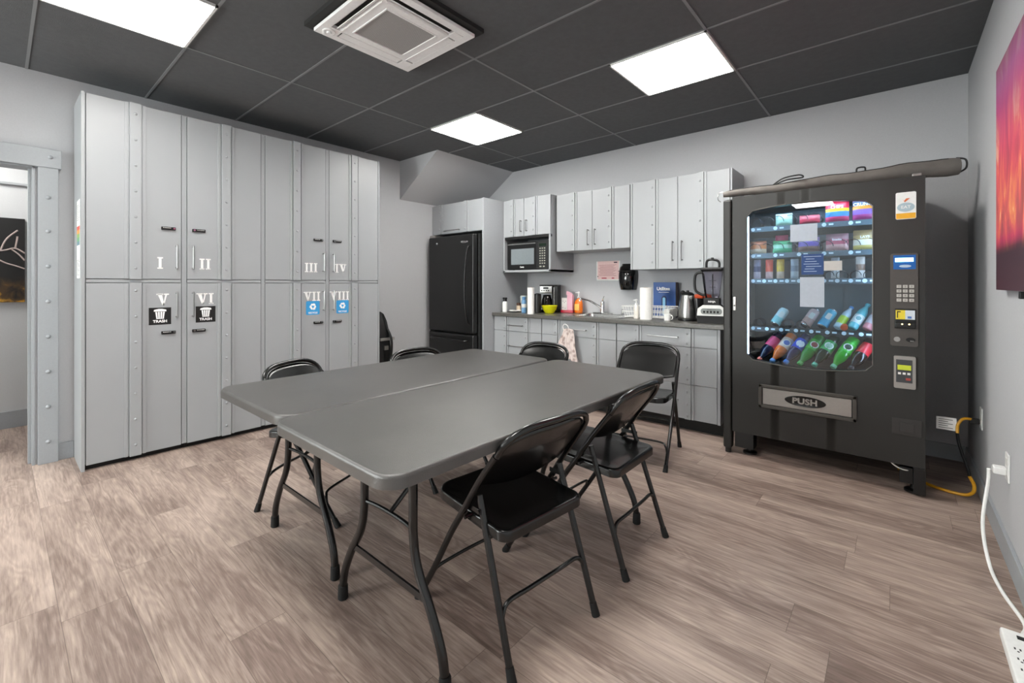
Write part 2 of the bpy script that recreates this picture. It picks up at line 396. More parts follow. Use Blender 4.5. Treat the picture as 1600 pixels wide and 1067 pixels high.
mb = MB(); mb.lathe([(.034, 0), (.034, -.004), (.028, -.006), (.022, -.004), (.014, -.004), (.01, -.009), (.0001, -.009)], c=(-.25, -.25, 0)); mb.build('sensor_disc', Wh, t)
# ================================================================ LOCKER CABINETS (left wall)
XF = -3.93
def numeral_mesh(mb, s, cy, cz, x, h=.082):
    """serif roman numeral facing +X; y runs to the right of the viewer"""
    wI, wV, gap = .036, .072, .004
    ws = [wI if c == 'I' else wV for c in s]; tot = sum(ws)+gap*(len(s)-1)
    y = cy-tot/2; k = h/.082
    M = Matrix.Translation((x, 0, 0)) @ Matrix.Rotation(PI/2, 4, 'Z')   # local x -> +y, local y -> -x
    def P(pts): mb.prism(pts, .0012, M=M)
    z0, z1 = cz-h/2, cz+h/2
    for c, wd in zip(s, ws):
        if c == 'I':
            a = y+wd*.28; b = y+wd*.72
            P([(a, z0+.004), (b, z0+.004), (b, z1-.004), (a, z1-.004)])
            for q0, q1 in ((z0, z0+.009), (z1-.009, z1)): P([(y+.002, q0), (y+wd-.002, q0), (y+wd-.002, q1), (y+.002, q1)])
        else:
            m = y+wd*.54
            P([(y+.008, z1-.004), (y+.032, z1-.004), (m+.008, z0), (m-.004, z0)])
            P([(y+wd-.020, z1-.004), (y+wd-.010, z1-.004), (m+.006, z0), (m-.002, z0)])
            P([(y, z1-.009), (y+.040, z1-.009), (y+.040, z1), (y, z1)]); P([(y+wd-.028, z1-.009), (y+wd, z1-.009), (y+wd, z1), (y+wd-.028, z1)])
        y += wd+gap
def locker(y0, y1, dy0, dy1, sy, up, low, hy, side, label, sticker, first=False, last=False):
    """side +1: handle stands at the high-y edge"""
    t = thing('locker_cabinet', label, 'cabinet', (XL, (y0+y1)/2, 0), 0)
    ox, oy = XL, (y0+y1)/2
    def B(mb, name, m, par=t, **k):
        mb.bm.transform(Matrix.Translation((-ox, -oy, 0))); return mb.build(name, m, par, **k)
    mb = MB()
    mb.box(XL+.015, XF-.02, y0+(.018 if first else .001), y1-(.016 if last else .001), .04, 2.43)
    mb.box(XF-.02, XF, y0+(.018 if first else 0), dy0-.004, .04, 2.43, .001); mb.box(XF-.02, XF, dy1+.004, y1-(.016 if last else 0), .04, 2.43, .001)
    mb.box(XF-.02, XF, dy0, dy1, 1.212, 1.232, .001)
    if first: mb.box(XL+.015, XF+.006, y0, y0+.018, 0, 2.433, .001)
    if last: mb.box(XL+.015, XF+.004, y1-.016, y1, 0, 2.433, .001)
    B(mb, 'body', M_cab)
    mb = MB(); mb.box(XL+.03, XF-.035, y0+.001 + (.018 if first else 0), y1-.001, 0, .04); B(mb, 'toe_kick', M_kick)
    for k, (z0, z1, num, hz0, hz1, lz) in enumerate(((1.237, 2.428, up, 1.318, 1.474, 1.597), (.036, 1.207, low, .967, 1.135, .857))):
        mb = MB(); mb.box(XF-.016, XF+.004, dy0, dy1, z0, z1, .0015); dr = B(mb, 'door', M_cab)
        mb = MB(); mb.box(XF+.004, XF+.019, sy-.031, sy+.031, z0-.003, z1+.004, .002)
        mb.box(XF+.004, XF+.012, sy-.056, sy-.038, z0, z1, .001); mb.box(XF+.004, XF+.012, sy+.038, sy+.056, z0, z1, .001)
        for j in range(7): rivet(mb, XF+.019, sy, z0+.073+j*.1745, .009, .007)
        B(mb, 'riveted_strip', M_cab, dr)
        mb = handle_bar((XF+.004, hy, hz0), (XF+.004, hy, hz1), (.032, 0, 0), .005); B(mb, 'handle', M_steelbar, dr)
        a = hy-.088 if side > 0 else hy-.004
        mb = MB(); mb.use(M_black).box(XF+.004, XF+.018, a, a+.084, lz-.011, lz+.011, .004)
        ky = a+.072 if side > 0 else a+.012
        mb.use(M_chrome).cyl((XF+.018, ky, lz), (XF+.03, ky, lz), .008, .007, 14)
        mb.use(M_white)
        for j in range(6):
            q = (a+.010+j*.008) if side > 0 else (a+.030+j*.008)
            mb.box(XF+.018, XF+.0185, q, q+.004, lz+.001, lz+.006)
        B(mb, 'combination_lock', M_black, dr)
        mb = MB(); nc = {'I': .752, 'II': 1.022, 'III': 1.822, 'IV': 2.100, 'V': .766, 'VI': 1.022, 'VII': 1.83, 'VIII': 2.09}[num]
        numeral_mesh(mb, num, nc, {'I': 1.350, 'II': 1.350}.get(num, 1.347) if k == 0 else 1.092, XF+.0065)
        B(mb, 'numeral', M_whitevinyl, dr, smooth=False)['label'] = 'white serif numeral '+num
        if k == 1:
            c = {'V': .752, 'VI': 1.026, 'VII': 1.838, 'VIII': 2.118}[num]
            x = XF+.0042
            if sticker == 'trash':
                mb = MB(); mb.use(mat('sticker black', '191919', .4)).box(x, x+.001, c-.063, c+.063, .915, 1.035)
                M = Matrix.Translation((x+.002, 0, 0)) @ Matrix.Rotation(PI/2, 4, 'Z')
                mb.use(M_whitevinyl)
                mb.prism([(c-.036, 1.008), (c+.036, 1.008), (c+.034, 1.020), (c+.01, 1.026), (c-.01, 1.026), (c-.034, 1.020)], .0008, M=M)
                for q in range(4):
                    u = c-.027+q*.0145; s = .8
                    mb.prism([(c+(u-c)*s, .962), (c+(u+.010-c)*s, .962), (u+.010, 1.005), (u, 1.005)], .0008, M=M)
                mb.prism([(c-.022, .956), (c+.022, .956), (c+.022, .961), (c-.022, .961)], .0008, M=M)
                add_text(mb, 'TRASH', .025, facing_x(x+.0014, c, .938), bold=.0008, sx=1.05)
                B(mb, 'trash_sticker', None, dr, smooth=False)['label'] = 'black sticker with a white bin above the word TRASH'
            else:
                mb = MB(); M = Matrix.Translation((x+.001, 0, 0)) @ Matrix.Rotation(PI/2, 4, 'Z')
                mb.use(mat('sticker blue', '3f9fdc', .4)).prism(rrect(c-.061, c+.061, .928, 1.05, .012), .001, M=M)
                mb.use(M_whitevinyl); cz = 1.0
                M = Matrix.Translation((x+.002, 0, 0)) @ Matrix.Rotation(PI/2, 4, 'Z')
                for q in range(3):
                    a = math.radians(90+120*q)
                    pts = [(-.022, .010), (.008, .010), (.008, .004), (.023, .018), (.008, .032), (.008, .026), (-.014, .026)]
                    rot = [(c+px*math.cos(a-PI/2)-py*math.sin(a-PI/2), cz+px*math.sin(a-PI/2)+py*math.cos(a-PI/2)) for px, py in pts]
                    mb.prism(rot, .0008, M=M)
                add_text(mb, 'RECYCLE', .02, facing_x(x+.0014, c, .945), bold=.0006, sx=1.0)
                B(mb, 'recycle_sticker', None, dr, smooth=False)['label'] = 'blue sticker with white recycling arrows above the word RECYCLE'
    return t
locker(.35, .892, .373, .874, .617, 'I', 'V', .845, 1, 'tall grey riveted locker cabinet nearest the doorway, with numerals I and V', 'trash', first=True)
locker(.892, 1.427, .911, 1.410, 1.160, 'II', 'VI', .943, -1, 'tall grey riveted locker cabinet with numerals II and VI', 'trash')
locker(1.427, 1.973, 1.444, 1.955, 1.696, 'III', 'VII', 1.930, 1, 'tall grey riveted locker cabinet with numerals III and VII', 'recycle')
locker(1.973, 2.513, 1.990, 2.494, 2.238, 'IV', 'VIII', 2.024, -1, 'tall grey riveted locker cabinet nearest the fridge, with numerals IV and VIII', 'recycle', last=True)
# notice on the locker side
mb = MB(); x0, x1 = XF-.20, XF-.045; y = .3488
mb.use(M_paper).box(x0, x1, y, y+.001, 1.24, 1.75)
for z, c in ((1.555, 'd8584c'), (1.53, 'e39a4e'), (1.505, '8fae6a'), (1.48, '6fa17c'), (1.455, '6d8a95')): mb.use(mat('notice '+c, c, .7)).box(x0+.006, x1-.006, y-.0004, y, z, z+.025)
mb.use(mat('notice ink', '777777', .8))
for k in range(20):
    z = 1.26+k*.0095 if k < 11 else 1.62+(k-11)*.012
    mb.box(x0+.012, x1-.012-(k % 3)*.02, y-.0004, y, z, z+.003)
tag(mb.build('notice_sheet', smooth=False), 'tall narrow paper notice with red and green bands on the side of the first locker', 'notice')

# black bag leaning in the gap by the last locker
t = thing('sports_bag', 'tall black bag standing against the wall just past the last locker', 'bag', (-4.2, 2.70, 0))
mb = MB()
prof = [(0, .10), (.02, .118), (.25, .125), (.5, .12), (.68, .105), (.80, .08), (.88, .045), (.905, .01)]
def bagfn(u, v):
    i = min(int(v*(len(prof)-1)), len(prof)-2); f = v*(len(prof)-1)-i
    z = prof[i][0]*(1-f)+prof[i+1][0]*f; r = prof[i][1]*(1-f)+prof[i+1][1]*f; a = 2*PI*u
    return (math.cos(a)*r*.85+.008*math.sin(a*5+z*9), math.sin(a)*r*1.05+z*-.02, z)
mb.grid(bagfn, 28, 30); M_bag = mat('black nylon', '0a0a0a', .45, bump=.5, bscale=40)
mb.build('bag_body', M_bag, t)
mb = MB(); mb.tube(smooth_path([(.09, .02, .3), (.15, .03, .42), (.15, .04, .6), (.09, .03, .72)], 5), .012, 8); mb.build('carry_strap', M_bag, t)
mb = MB(); mb.box(.02, .112, -.07, .105, .60, .63, .004); mb.box(.085, .11, -.02, .03, .50, .545, .004); mb.build('buckle_band', M_silver, t)

# ================================================================ KITCHEN CABINETS
def kunit(name, label, x0, x1, y0, z0, z1, cat='cabinet'):
    t = thing(name, label, cat, ((x0+x1)/2, YB, z0 if z0 > 1 else 0))
    o = t.location.copy()
    def B(mb, nm, m, par=None, **k):
        mb.bm.transform(Matrix.Translation(-o)); return mb.build(nm, m, par or t, **k)
    return t, B
def strip(B, par, x, yf, z0, z1, zs, wd=.05):
    mb = MB(); mb.box(x-wd/2, x+wd/2, yf-.014, yf, z0, z1, .002)
    mb.box(x+wd/2+.006, x+wd/2+.022, yf-.008, yf, z0, z1, .001)
    for z in zs:
        if z0+.012 < z < z1-.012: rivet(mb, x-.004, yf-.014, z, .009, .008, 'y')
    B(mb, 'riveted_strip', M_cab, par)
BZ = [.80, .72, .63, .525, .425, .325, .225, .13]
YC = 3.665      # face of the base cabinets
def base_unit(label, x0, x1, strips, rows, handles, endr=False):
    t, B = kunit('base_cabinet', label, x0, x1, YC, .1, .85)
    mb = MB(); mb.box(x0, x1, YC+.02, YB-.005, .1, .74); mb.box(x0, x1, YC+.02, YC+.05, .74, .845); mb.box(x0, x0+.016, YC+.05, YB-.005, .74, .845); mb.box(x1-.016, x1, YC+.05, YB-.005, .74, .845)
    if endr: mb.box(x1, x1+.02, YC, YB-.005, .1, .845, .001)
    B(mb, 'body', M_cab)
    mb = MB(); mb.box(x0, x1+(.02 if endr else 0), YC+.075, YB-.01, 0, .1); B(mb, 'toe_kick', M_kick)
    for (z0, z1, kind) in rows:
        mb = MB(); mb.box(x0+.003, x1-.003, YC, YC+.018, z0, z1, .0015); p = B(mb, kind, M_cab)
        for sx in strips: strip(B, p, sx, YC, z0, z1, BZ)
        for (hx0, hx1, hz) in handles:
            if z0 < hz < z1:
                mb = handle_bar((hx0, YC, hz), (hx1, YC, hz), (0, -.032, 0), .0055); B(mb, 'handle', M_steelbar, p)
    return t
R3 = [(.692, .842, 'drawer'), (.388, .688, 'drawer'), (.104, .384, 'drawer')]
base_unit('grey riveted base cabinet of three drawers beside the fridge panel', -3.425, -2.757, (-3.255, -2.955), R3, [(-3.19, -3.01, .755), (-3.19, -3.01, .53), (-3.19, -3.01, .24)])
base_unit('grey riveted sink base cabinet with the towel hanging on its top bar', -2.753, -1.911, (-2.575, -2.135), [(.692, .842, 'drawer_front'), (.104, .688, 'door')], [(-2.46, -2.225, .76)])
base_unit('grey riveted base cabinet of three drawers next to the vending machine', -1.907, -1.045, (-1.715, -1.27), R3, [(-1.60, -1.355, .765), (-1.60, -1.355, .54), (-1.60, -1.355, .25)], endr=True)
# worktop (with the sink cut-out left open by four strips)
M_top = mat('speckled dark laminate', '5b5955', .3, bump=.05, bscale=300, var=.25, vscale=60)
SX0, SX1, SY0, SY1 = -2.49, -1.93, 3.76, 4.16
mb = MB(); z0, z1 = .848, .883; x0, x1, y0, y1 = -3.43, -.985, 3.635, YB
mb.box(x0, SX0, y0, y1, z0, z1, .004); mb.box(SX1, x1, y0, y1, z0, z1, .004); mb.box(SX0-.004, SX1+.004, y0, SY0, z0, z1, .004); mb.box(SX0-.004, SX1+.004, SY1, y1, z0, z1, .004)
tag(mb.build('worktop', M_top), 'long dark speckled kitchen worktop with the sink set into it', 'worktop')
CT = .883
# upper cabinets
def upper_unit(label, x0, x1, yf, z0, z1, doors, strips, zs, handles, extra=None):
    t, B = kunit('wall_cabinet', label, x0, x1, yf, z0, z1)
    mb = MB(); mb.box(x0, x1, yf+.02, YB-.003, z0, z1, .001)
    if doors[0][0] > x0+.01: mb.box(x0, doors[0][0]-.002, yf, yf+.02, z0, z1, .001)
    if doors[-1][1] < x1-.01: mb.box(doors[-1][1]+.002, x1, yf, yf+.02, z0, z1, .001)
    B(mb, 'body', M_cab)
    for (a, b) in doors:
        mb = MB(); mb.box(a+.0025, b-.0025, yf, yf+.018, z0+.002, z1-.002, .001); p = B(mb, 'door', M_cab)
        for sx in strips:
            if a < sx < b: strip(B, p, sx, yf, z0+.002, z1+.002, zs)
        for h in handles:
            if a < h[0] < b: mb = handle_bar((h[0], yf, h[1]), (h[0], yf, h[2]), (0, -.03, 0), .005); B(mb, 'handle', M_steelbar, p)
    return t, B
# microwave cabinet: closed top, open niche below
ZN = 1.735
t, B = upper_unit('grey riveted wall cabinet above the microwave niche, beside the fridge panel', -3.425, -2.755, 3.82, ZN, 2.155, [(-3.425, -3.118), (-3.118, -2.755)], (-3.29, -2.975), (2.085, 1.94, 1.795), [(-3.155, 1.79, 1.905), (-3.075, 1.79, 1.905)])
mb = MB(); x0, x1, yf = -3.425, -2.755, 3.82
mb.box(x0, x0+.022, yf, YB-.003, 1.335, ZN); mb.box(x1-.022, x1, yf, YB-.003, 1.335, ZN); mb.box(x0, x1, yf, YB-.003, 1.335, 1.358, .001); mb.box(x0+.02, x1-.02, YB-.02, YB-.003, 1.355, ZN)
B(mb, 'niche', M_cab)
mb = MB(); mb.box(x0+.0, x1-.0, yf+.003, yf+.03, ZN-.028, ZN-.002); B(mb, 'niche_header', M_kick)
upper_unit('grey riveted two-door wall cabinet above the sink, shallower than its neighbours', -2.735, -1.893, 3.9, 1.545, 2.145, [(-2.735, -2.30), (-2.30, -1.893)], (-2.525, -2.105), (2.065, 1.912, 1.763, 1.61), [(-2.342, 1.60, 1.745), (-2.262, 1.60, 1.745)])
upper_unit('tall grey riveted two-door wall cabinet beside the vending machine', -1.886, -1.0, 3.9, 1.335, 2.148, [(-1.868, -1.442), (-1.442, -1.016)], (-1.665, -1.245), (2.075, 1.905, 1.738, 1.57, 1.40), [(-1.482, 1.413, 1.572), (-1.402, 1.413, 1.572)])
# fridge surround: side panel and lift-door cabinet
mb = MB(); mb.box(-3.457, -3.432, 3.505, YB, 0, 2.158, .0015)
tag(mb.build('fridge_side_panel', M_cabside), 'tall plain grey end panel standing between the fridge and the kitchen counter', 'panel')
t, B = kunit('fridge_top_cabinet', 'grey riveted lift-door cabinet above the black fridge', XL, -3.459, 3.51, 1.8, 2.155)
mb = MB(); mb.box(XL+.005, -3.459, 3.53, YB-.003, 1.80, 2.15, .001); mb.box(XL+.005, -4.30, 3.512, 3.53, 1.80, 2.15); B(mb, 'body', M_cab)
mb = MB(); mb.box(-4.298, -3.461, 3.512, 3.53, 1.803, 2.155, .001); p = B(mb, 'door', M_cab)
strip(B, p, -4.17, 3.512, 1.803, 2.157, (1.86, 1.96, 2.06, 2.12)); strip(B, p, -3.725, 3.512, 1.803, 2.157, (1.84, 1.94, 2.04, 2.12))
mb = handle_bar((-4.075, 3.512, 1.835), (-3.83, 3.512, 1.835), (0, -.032, 0), .0055); B(mb, 'handle', M_steelbar, p)

# ================================================================ FRIDGE
M_fr = mat('black fridge enamel', '131313', .32, bump=.3, bscale=350)
t = thing('refrigerator', 'black bottom-freezer fridge with one curved handle, under the lift-door cabinet', 'fridge', (-3.88, 3.9, 0))
fx0, fx1, fyd = -4.295, -3.468, 3.39
def T(mb, nm, m, par=t, **k): mb.bm.transform(Matrix.Translation((3.88, -3.9, 0))); return mb.build(nm, m, par, **k)
mb = MB(); mb.box(fx0-.02, fx1+.002, 3.465, 4.22, .03, 1.765, .012); T(mb, 'body', M_fr)
mb = MB(); mb.box(fx0+.05, fx1-.01, fyd, 3.46, .655, 1.755, .018, seg=4); dr = T(mb, 'refrigerator_door', M_fr)
mb = MB(); mb.box(fx0+.05, fx1-.01, fyd, 3.46, .10, .640, .018, seg=4); df = T(mb, 'freezer_door', M_fr)
mb = MB(); mb.tube(smooth_path([(fx1-.075, fyd+.005, 1.62), (fx1-.078, fyd-.03, 1.58), (fx1-.085, fyd-.055, 1.35), (fx1-.088, fyd-.06, 1.15), (fx1-.085, fyd-.055, .98), (fx1-.078, fyd-.03, .80), (fx1-.075, fyd+.005, .76)], 6), .011, 12); T(mb, 'handle', M_black, dr)
mb = MB(); mb.tube(smooth_path([(fx0+.12, fyd+.005, .57), (fx0+.16, fyd-.04, .575), (fx0+.4, fyd-.05, .58), (fx1-.14, fyd-.04, .575), (fx1-.1, fyd+.005, .57)], 6), .011, 12); T(mb, 'handle', M_black, df)
mb = MB(); mb.use(M_chrome); M = facing_y(-4.09, fyd, 1.675)
mb.lathe([(.0001, .006), (.011, .005), (.015, .0)], M=M, seg=18); T(mb, 'round_badge', None, dr)
mb = MB(); add_text(mb, 'Whirlpool', .028, facing_y(-3.62, fyd-.001, 1.672), bold=.0005); mb.tube([(-3.62+.05*math.cos(a*PI/12), fyd-.001, 1.672+.013*math.sin(a*PI/12)) for a in range(14, 35)], .0012, 6); T(mb, 'maker_badge', M_chrome, dr)
mb = MB(); mb.box(fx0+.02, fx0+.12, 3.43, 3.56, 1.755, 1.785, .006); mb.use(M_silver); T(mb, 'hinge_cover', M_black)
mb = MB(); mb.box(fx0, fx1, 3.47, 3.55, .01, .09, .004); T(mb, 'kick_grille', M_black)

# ================================================================ MICROWAVE
t = thing('microwave', 'black microwave oven in the niche of the wall cabinet', 'microwave', (-3.09, 3.98, 1.358))
def T(mb, nm, m, par=t, **k): mb.bm.transform(Matrix.Translation((3.09, -3.98, -1.358))); return mb.build(nm, m, par, **k)
mx0, mx1, my = -3.385, -2.80, 3.845; mz0, mz1 = 1.366, 1.672
mb = MB(); mb.box(mx0, mx1, my+.02, 4.2, mz0, mz1, .006)
for x in (mx0+.05, mx1-.05):
    for y in (my+.06, 4.15): mb.cyl((x, y, 1.3585), (x, y, mz0+.003), .014)
T(mb, 'body', M_black)
mb = MB(); xd = mx0+.43
mb.box(mx0, xd, my, my+.02, mz0, mz1, .004); dr = T(mb, 'door', M_black)
mb = MB(); mb.box(mx0+.06, xd-.04, my-.002, my, mz0+.055, mz1-.075, 0); T(mb, 'window', mat('microwave window', '8f989c', .12, metal=.3), dr)
mb = MB(); mb.box(mx0+.01, xd-.02, my-.006, my, mz1-.028, mz1-.014, .002); T(mb, 'door_trim', M_steelbar, dr)
mb = MB(); add_text(mb, 'Danby', .022, facing_y(mx0+.22, my-.001, mz0+.026), bold=.0006); T(mb, 'maker_name', M_whitevinyl, dr)
mb = MB(); mb.use(M_blacks).box(xd+.002, mx1, my, my+.02, mz0, mz1, .004)
mb.use(mat('clock display', '1c2a20', .1)).box(xd+.03, mx1-.03, my-.001, my, mz1-.06, mz1-.03)
mb.use(mat('button print', 'a9a99c', .5))
for r in range(7):
    for c in range(3): mb.box(xd+.035+c*.030, xd+.052+c*.030, my-.001, my, mz0+.055+r*.027, mz0+.067+r*.027)
mb.box(xd+.035, xd+.062, my-.001, my, mz0+.02, mz0+.034); mb.box(xd+.082, xd+.105, my-.001, my, mz0+.02, mz0+.034)
T(mb, 'control_panel', None)
# ================================================================ TABLES
def table(x0, x1, y0, y1, label, rz=0):
    t = thing('folding_table', label, 'table', ((x0+x1)/2, (y0+y1)/2, 0), rz, 'two folding tables pushed together')
    cx, cy = (x0+x1)/2, (y0+y1)/2; hx, hy = (x1-x0)/2, (y1-y0)/2
    mb = MB(); r = .070; H = .722; TH = .042
    ring = lambda ins: [(max(min(px, hx-ins), -hx+ins), max(min(py, hy-ins), -hy+ins)) for px, py in rrect(-hx+ins, hx-ins, -hy+ins, hy-ins, r-ins if r > ins else .01, 6)]
    lv = [(0.030, H-TH), (.012, H-TH), (0.0, H-TH+.004), (0, H-.012), (.003, H-.004), (.010, H)]
    vs = []; n = None
    for ins, z in lv:
        R = ring(ins); n = len(R); vs += [(a, b, z) for a, b in R]
    fs = [(i*n+k, i*n+(k+1) % n, (i+1)*n+(k+1) % n, (i+1)*n+k) for i in range(len(lv)-1) for k in range(n)]
    fs.append(tuple((len(lv)-1)*n+k for k in range(n)))
    inner = [(a, b, H-TH+.022) for a, b in ring(.030)]
    m0 = len(vs); vs += inner
    fs += [(k, (k+1) % n, m0+(k+1) % n, m0+k) for k in range(n)]; fs.append(tuple(m0+k for k in range(n-1, -1, -1)))
    mb._add(vs, fs); mb.build('tabletop', M_table, t, ang=50)
    mb = MB()
    for s in (-1, 1): mb.box(s*(hx-.09)-.012, s*(hx-.09)+.012, -hy+.10, hy-.10, H-TH-.012, H-TH+.024, .002)
    mb.build('support_rail', M_chair, t)
    for s in (-1, 1):
        ye = s*(hy-.235)
        for q in (-1, 1):
            mb = MB()
            pts = smooth_path([(q*.145, ye, .68), (q*.145, ye, .52), (q*.147, ye, .40), (q*.170, ye, .31), (q*.235, ye, .21), (q*.282, ye, .12), (q*.297, ye, .06), (q*.30, ye, .01)], 6)
            mb.tube(pts, .0145, 14); lg = mb.build('leg', M_chair, t)
            mb = MB(); mb.lathe([(.0165, 0), (.0195, .004), (.018, .05), (.0155, .055)], c=(q*.30, ye, 0), seg=14); mb.build('foot_cap', M_rubber, lg)
        mb = MB(); mb.box(-.215, .215, ye-.004, ye+.004, .222, .244, .001); mb.build('brace', M_chair, t)
        mb = MB(); mb.tube(smooth_path([(-.145, ye, .425), (-.06, ye-s*.01, .425), (.06, ye-s*.01, .425), (.145, ye, .425)], 5), .007, 8)
        mb.tube([(0, ye-s*.01, .425), (0, ye-s*.34, H-TH+.005)], .008, 8)
        mb.tube([(-.145, ye, .675), (.145, ye, .675)], .012, 10)
        mb.build('folding_strut', M_chair, t)
    return t
table(-1.653, -.925, .625, 2.335, 'black-grey folding table nearer the camera, long seam on its left', -.0125)
table(-2.385, -1.668, .665, 2.325, 'black-grey folding table on the locker side of the pair')

# ================================================================ CHAIRS
def make_chair():
    t = thing('folding_chair', '-', 'chair')
    # frame: two front legs run up into the back hoop; local +y is the way the sitter faces
    def fx(z): return .222 if z < .42 else .222-.012*(z-.42)/.3
    hoop = []
    LP = [(.255, .0), (.14, .17), (.035, .34), (-.035, .44), (-.115, .56), (-.195, .665)]
    left = [(-fx(z), y, z) for y, z in LP]; right = [(-p[0], p[1], p[2]) for p in reversed(left)]
    for side, nm in ((left, 0), (right, 1)):
        mb = MB(); pts = smooth_path(side, 5); mb.tube(pts, .0115, 12); lg = mb.build('front_leg', M_chair, t)
        ft = side[0] if nm == 0 else side[-1]
        mb = MB(); d = Vector((0, -.56, .83)); p = Vector(ft)
        mb.cyl(p+Vector((0, 0, .0)), p+d*.045, .0155, .013, 14); mb.build('foot_cap', M_rubber, lg)
    top = []
    for k in range(0, 17):
        a = PI-PI*k/16
        sx = math.copysign(abs(math.cos(a))**.62, math.cos(a)) if abs(math.cos(a)) > 1e-6 else 0
        sz = math.sin(a)**.85 if math.sin(a) > 1e-6 else 0
        top.append((.2105*sx, -.197-.05*sz-.012*(1-abs(sx)), .665+.088*sz))
    mb = MB(); mb.tube(top, .0115, 12); mb.build('back_hoop', M_chair, t)
    # backrest panel: curved sheet between z .53 and the hoop
    def back(u, v):
        x = (u*2-1); w = .203-.0*v
        lo = .545-.030*(1-x*x); hi = .665+.074*max(0, 1-abs(x)**3.2)**.55
        z = lo+(hi-lo)*v; yt = -.105-(z-.55)*.78
        if z > .665: yt = -.195-(z-.665)*.56
        return (x*w, yt-.026*(1-x*x)+.004, z)
    mb = MB(); N = 22; mb.grid(back, N, 10)
    o = mb.build('backrest', M_chair, t, ang=60); md = o.modifiers.new('thick', 'SOLIDIFY'); md.thickness = .005; md.offset = 0
    # rear legs
    for q in (-1, 1):
        mb = MB(); a = Vector((q*.205, -.262, .0)); b = Vector((q*.196, -.092, .505))
        mb.tube([a, a.lerp(b, .5), b], .0115, 12); lg = mb.build('rear_leg', M_chair, t)
        mb = MB(); dd = (b-a).normalized(); mb.cyl(a, a+dd*.045, .0155, .013, 14); mb.build('foot_cap', M_rubber, lg)
    # bowed crossbars
    mb = MB(); z = .17; ya = -.262+.170*(z/.505)
    y2 = lambda z: -.262+.17*z/.505
    mb.tube(smooth_path([(-.2, y2(.14), .14), (-.195, y2(.17)-.002, .172), (-.165, y2(.2)-.006, .197), (-.08, y2(.2)-.012, .203), (.08, y2(.2)-.012, .203), (.165, y2(.2)-.006, .197), (.195, y2(.17)-.002, .172), (.2, y2(.14), .14)], 5), .0075, 10)
    mb.build('rear_crossbar', M_chair, t)
    mb = MB(); yf = lambda z: .255-.115*z/.17
    mb.tube(smooth_path([(-.218, yf(.10), .10), (-.205, yf(.13)+.004, .135), (-.17, yf(.15)+.008, .155), (0, yf(.15)+.014, .158), (.17, yf(.15)+.008, .155), (.205, yf(.13)+.004, .135), (.218, yf(.1), .10)], 5), .0065, 10)
    mb.build('front_crossbar', M_chair, t)
    # seat: shallow pan with a deep rolled rim
    def seat_out(ins, n=8):
        w, d0, d1, r = .197-ins, -.215+ins, .185-ins, .05
        pts = []
        for (cx, cy, a0) in ((w-r*.8, d0+r*.8, -PI/2), (w-.065, d1-.065, 0), (-w+.065, d1-.065, PI/2), (-w+r*.8, d0+r*.8, PI)):
            rr = .065 if cy > 0 else r*.8
            pts += [(cx+rr*math.cos(a0+PI/2*k/n), cy+rr*math.sin(a0+PI/2*k/n)) for k in range(n+1)]
        return [(px, py) for px, py in pts]
    lv = [(.006, -.036), (0, -.034), (0, -.008), (.004, -.001), (.011, .001), (.022, -.002), (.06, -.006), (.11, -.008)]
    vs = []; n = 0
    tilt = lambda x, y, dz: (x, y, .437+dz+.055*(y+.0))
    for ins, dz in lv:
        R = seat_out(ins) if ins < .03 else [(px*(1-ins*3.2), -.015+(py+.015)*(1-ins*3.2)) for px, py in seat_out(.022)]
        n = len(R); vs += [tilt(px, py, dz) for px, py in R]
    fs = [(i*n+k, i*n+(k+1) % n, (i+1)*n+(k+1) % n, (i+1)*n+k) for i in range(len(lv)-1) for k in range(n)]
    fs.append(tuple((len(lv)-1)*n+k for k in range(n)))
    m0 = len(vs); vs += [tilt(px, py, -.014) for px, py in seat_out(.01)]
    fs += [(k, (k+1) % n, m0+(k+1) % n, m0+k) for k in range(n)]; fs.append(tuple(m0+k for k in range(n-1, -1, -1)))
    mb = MB(); mb._add(vs, fs); mb.build('seat', M_chair, t, ang=50)
    for q in (-1, 1):
        mb = MB(); mb.cyl((q*.186, -.107, .46), (q*.216, -.107, .46), .006, seg=10)
        mb.box(q*.209-.0025, q*.209+.0025, -.115, -.03, .452, .468, .001); mb.build('hinge_link', M_chair, t)
        mb = MB(); mb.cyl((q*.186, -.05, .425), (q*.226, -.05, .425), .006, seg=10); mb.build('pivot_bolt', M_chair, t)
    return t
proto = make_chair()
used = [False]
GR = 'folding chairs around the two tables'
def place(x, y, deg, label):
    o = proto if not used[0] else copy_tree(proto); used[0] = True
    o.location = (x, y, 0); o.rotation_euler = (0, 0, math.radians(deg)); o['label'] = label; o['group'] = GR
    return o
# deg: +y local turned to the facing direction (90 = faces -x, 180 = faces -y, -90 = faces +x)
place(-1.104, 1.245, 83, 'black metal folding chair nearest the camera, its back to us')
place(-1.085, 1.868, 90, 'black metal folding chair just beyond the nearest one, on the same table side')
place(-1.366, 3.0, 188.5, 'black metal folding chair beyond the far table corner, its shiny backrest front facing us')
place(-1.985, 2.46, 180, 'black metal folding chair at the far table end, right in front of the hanging towel')
place(-2.245, 1.865, -90, 'black metal folding chair on the locker side of the table, nearer the black fridge')
place(-2.405, 1.195, -65, 'black metal folding chair on the locker side of the table, nearer the doorway')
# ================================================================ ON THE COUNTER
def at(name, label, cat, x, y, z=CT, rz=0, group=None): return thing(name, label, cat, (x, y, z+.0005), rz, group)
def lathe_obj(prof, seg=24, **k): mb = MB(); mb.lathe(prof, seg=seg, **k); return mb
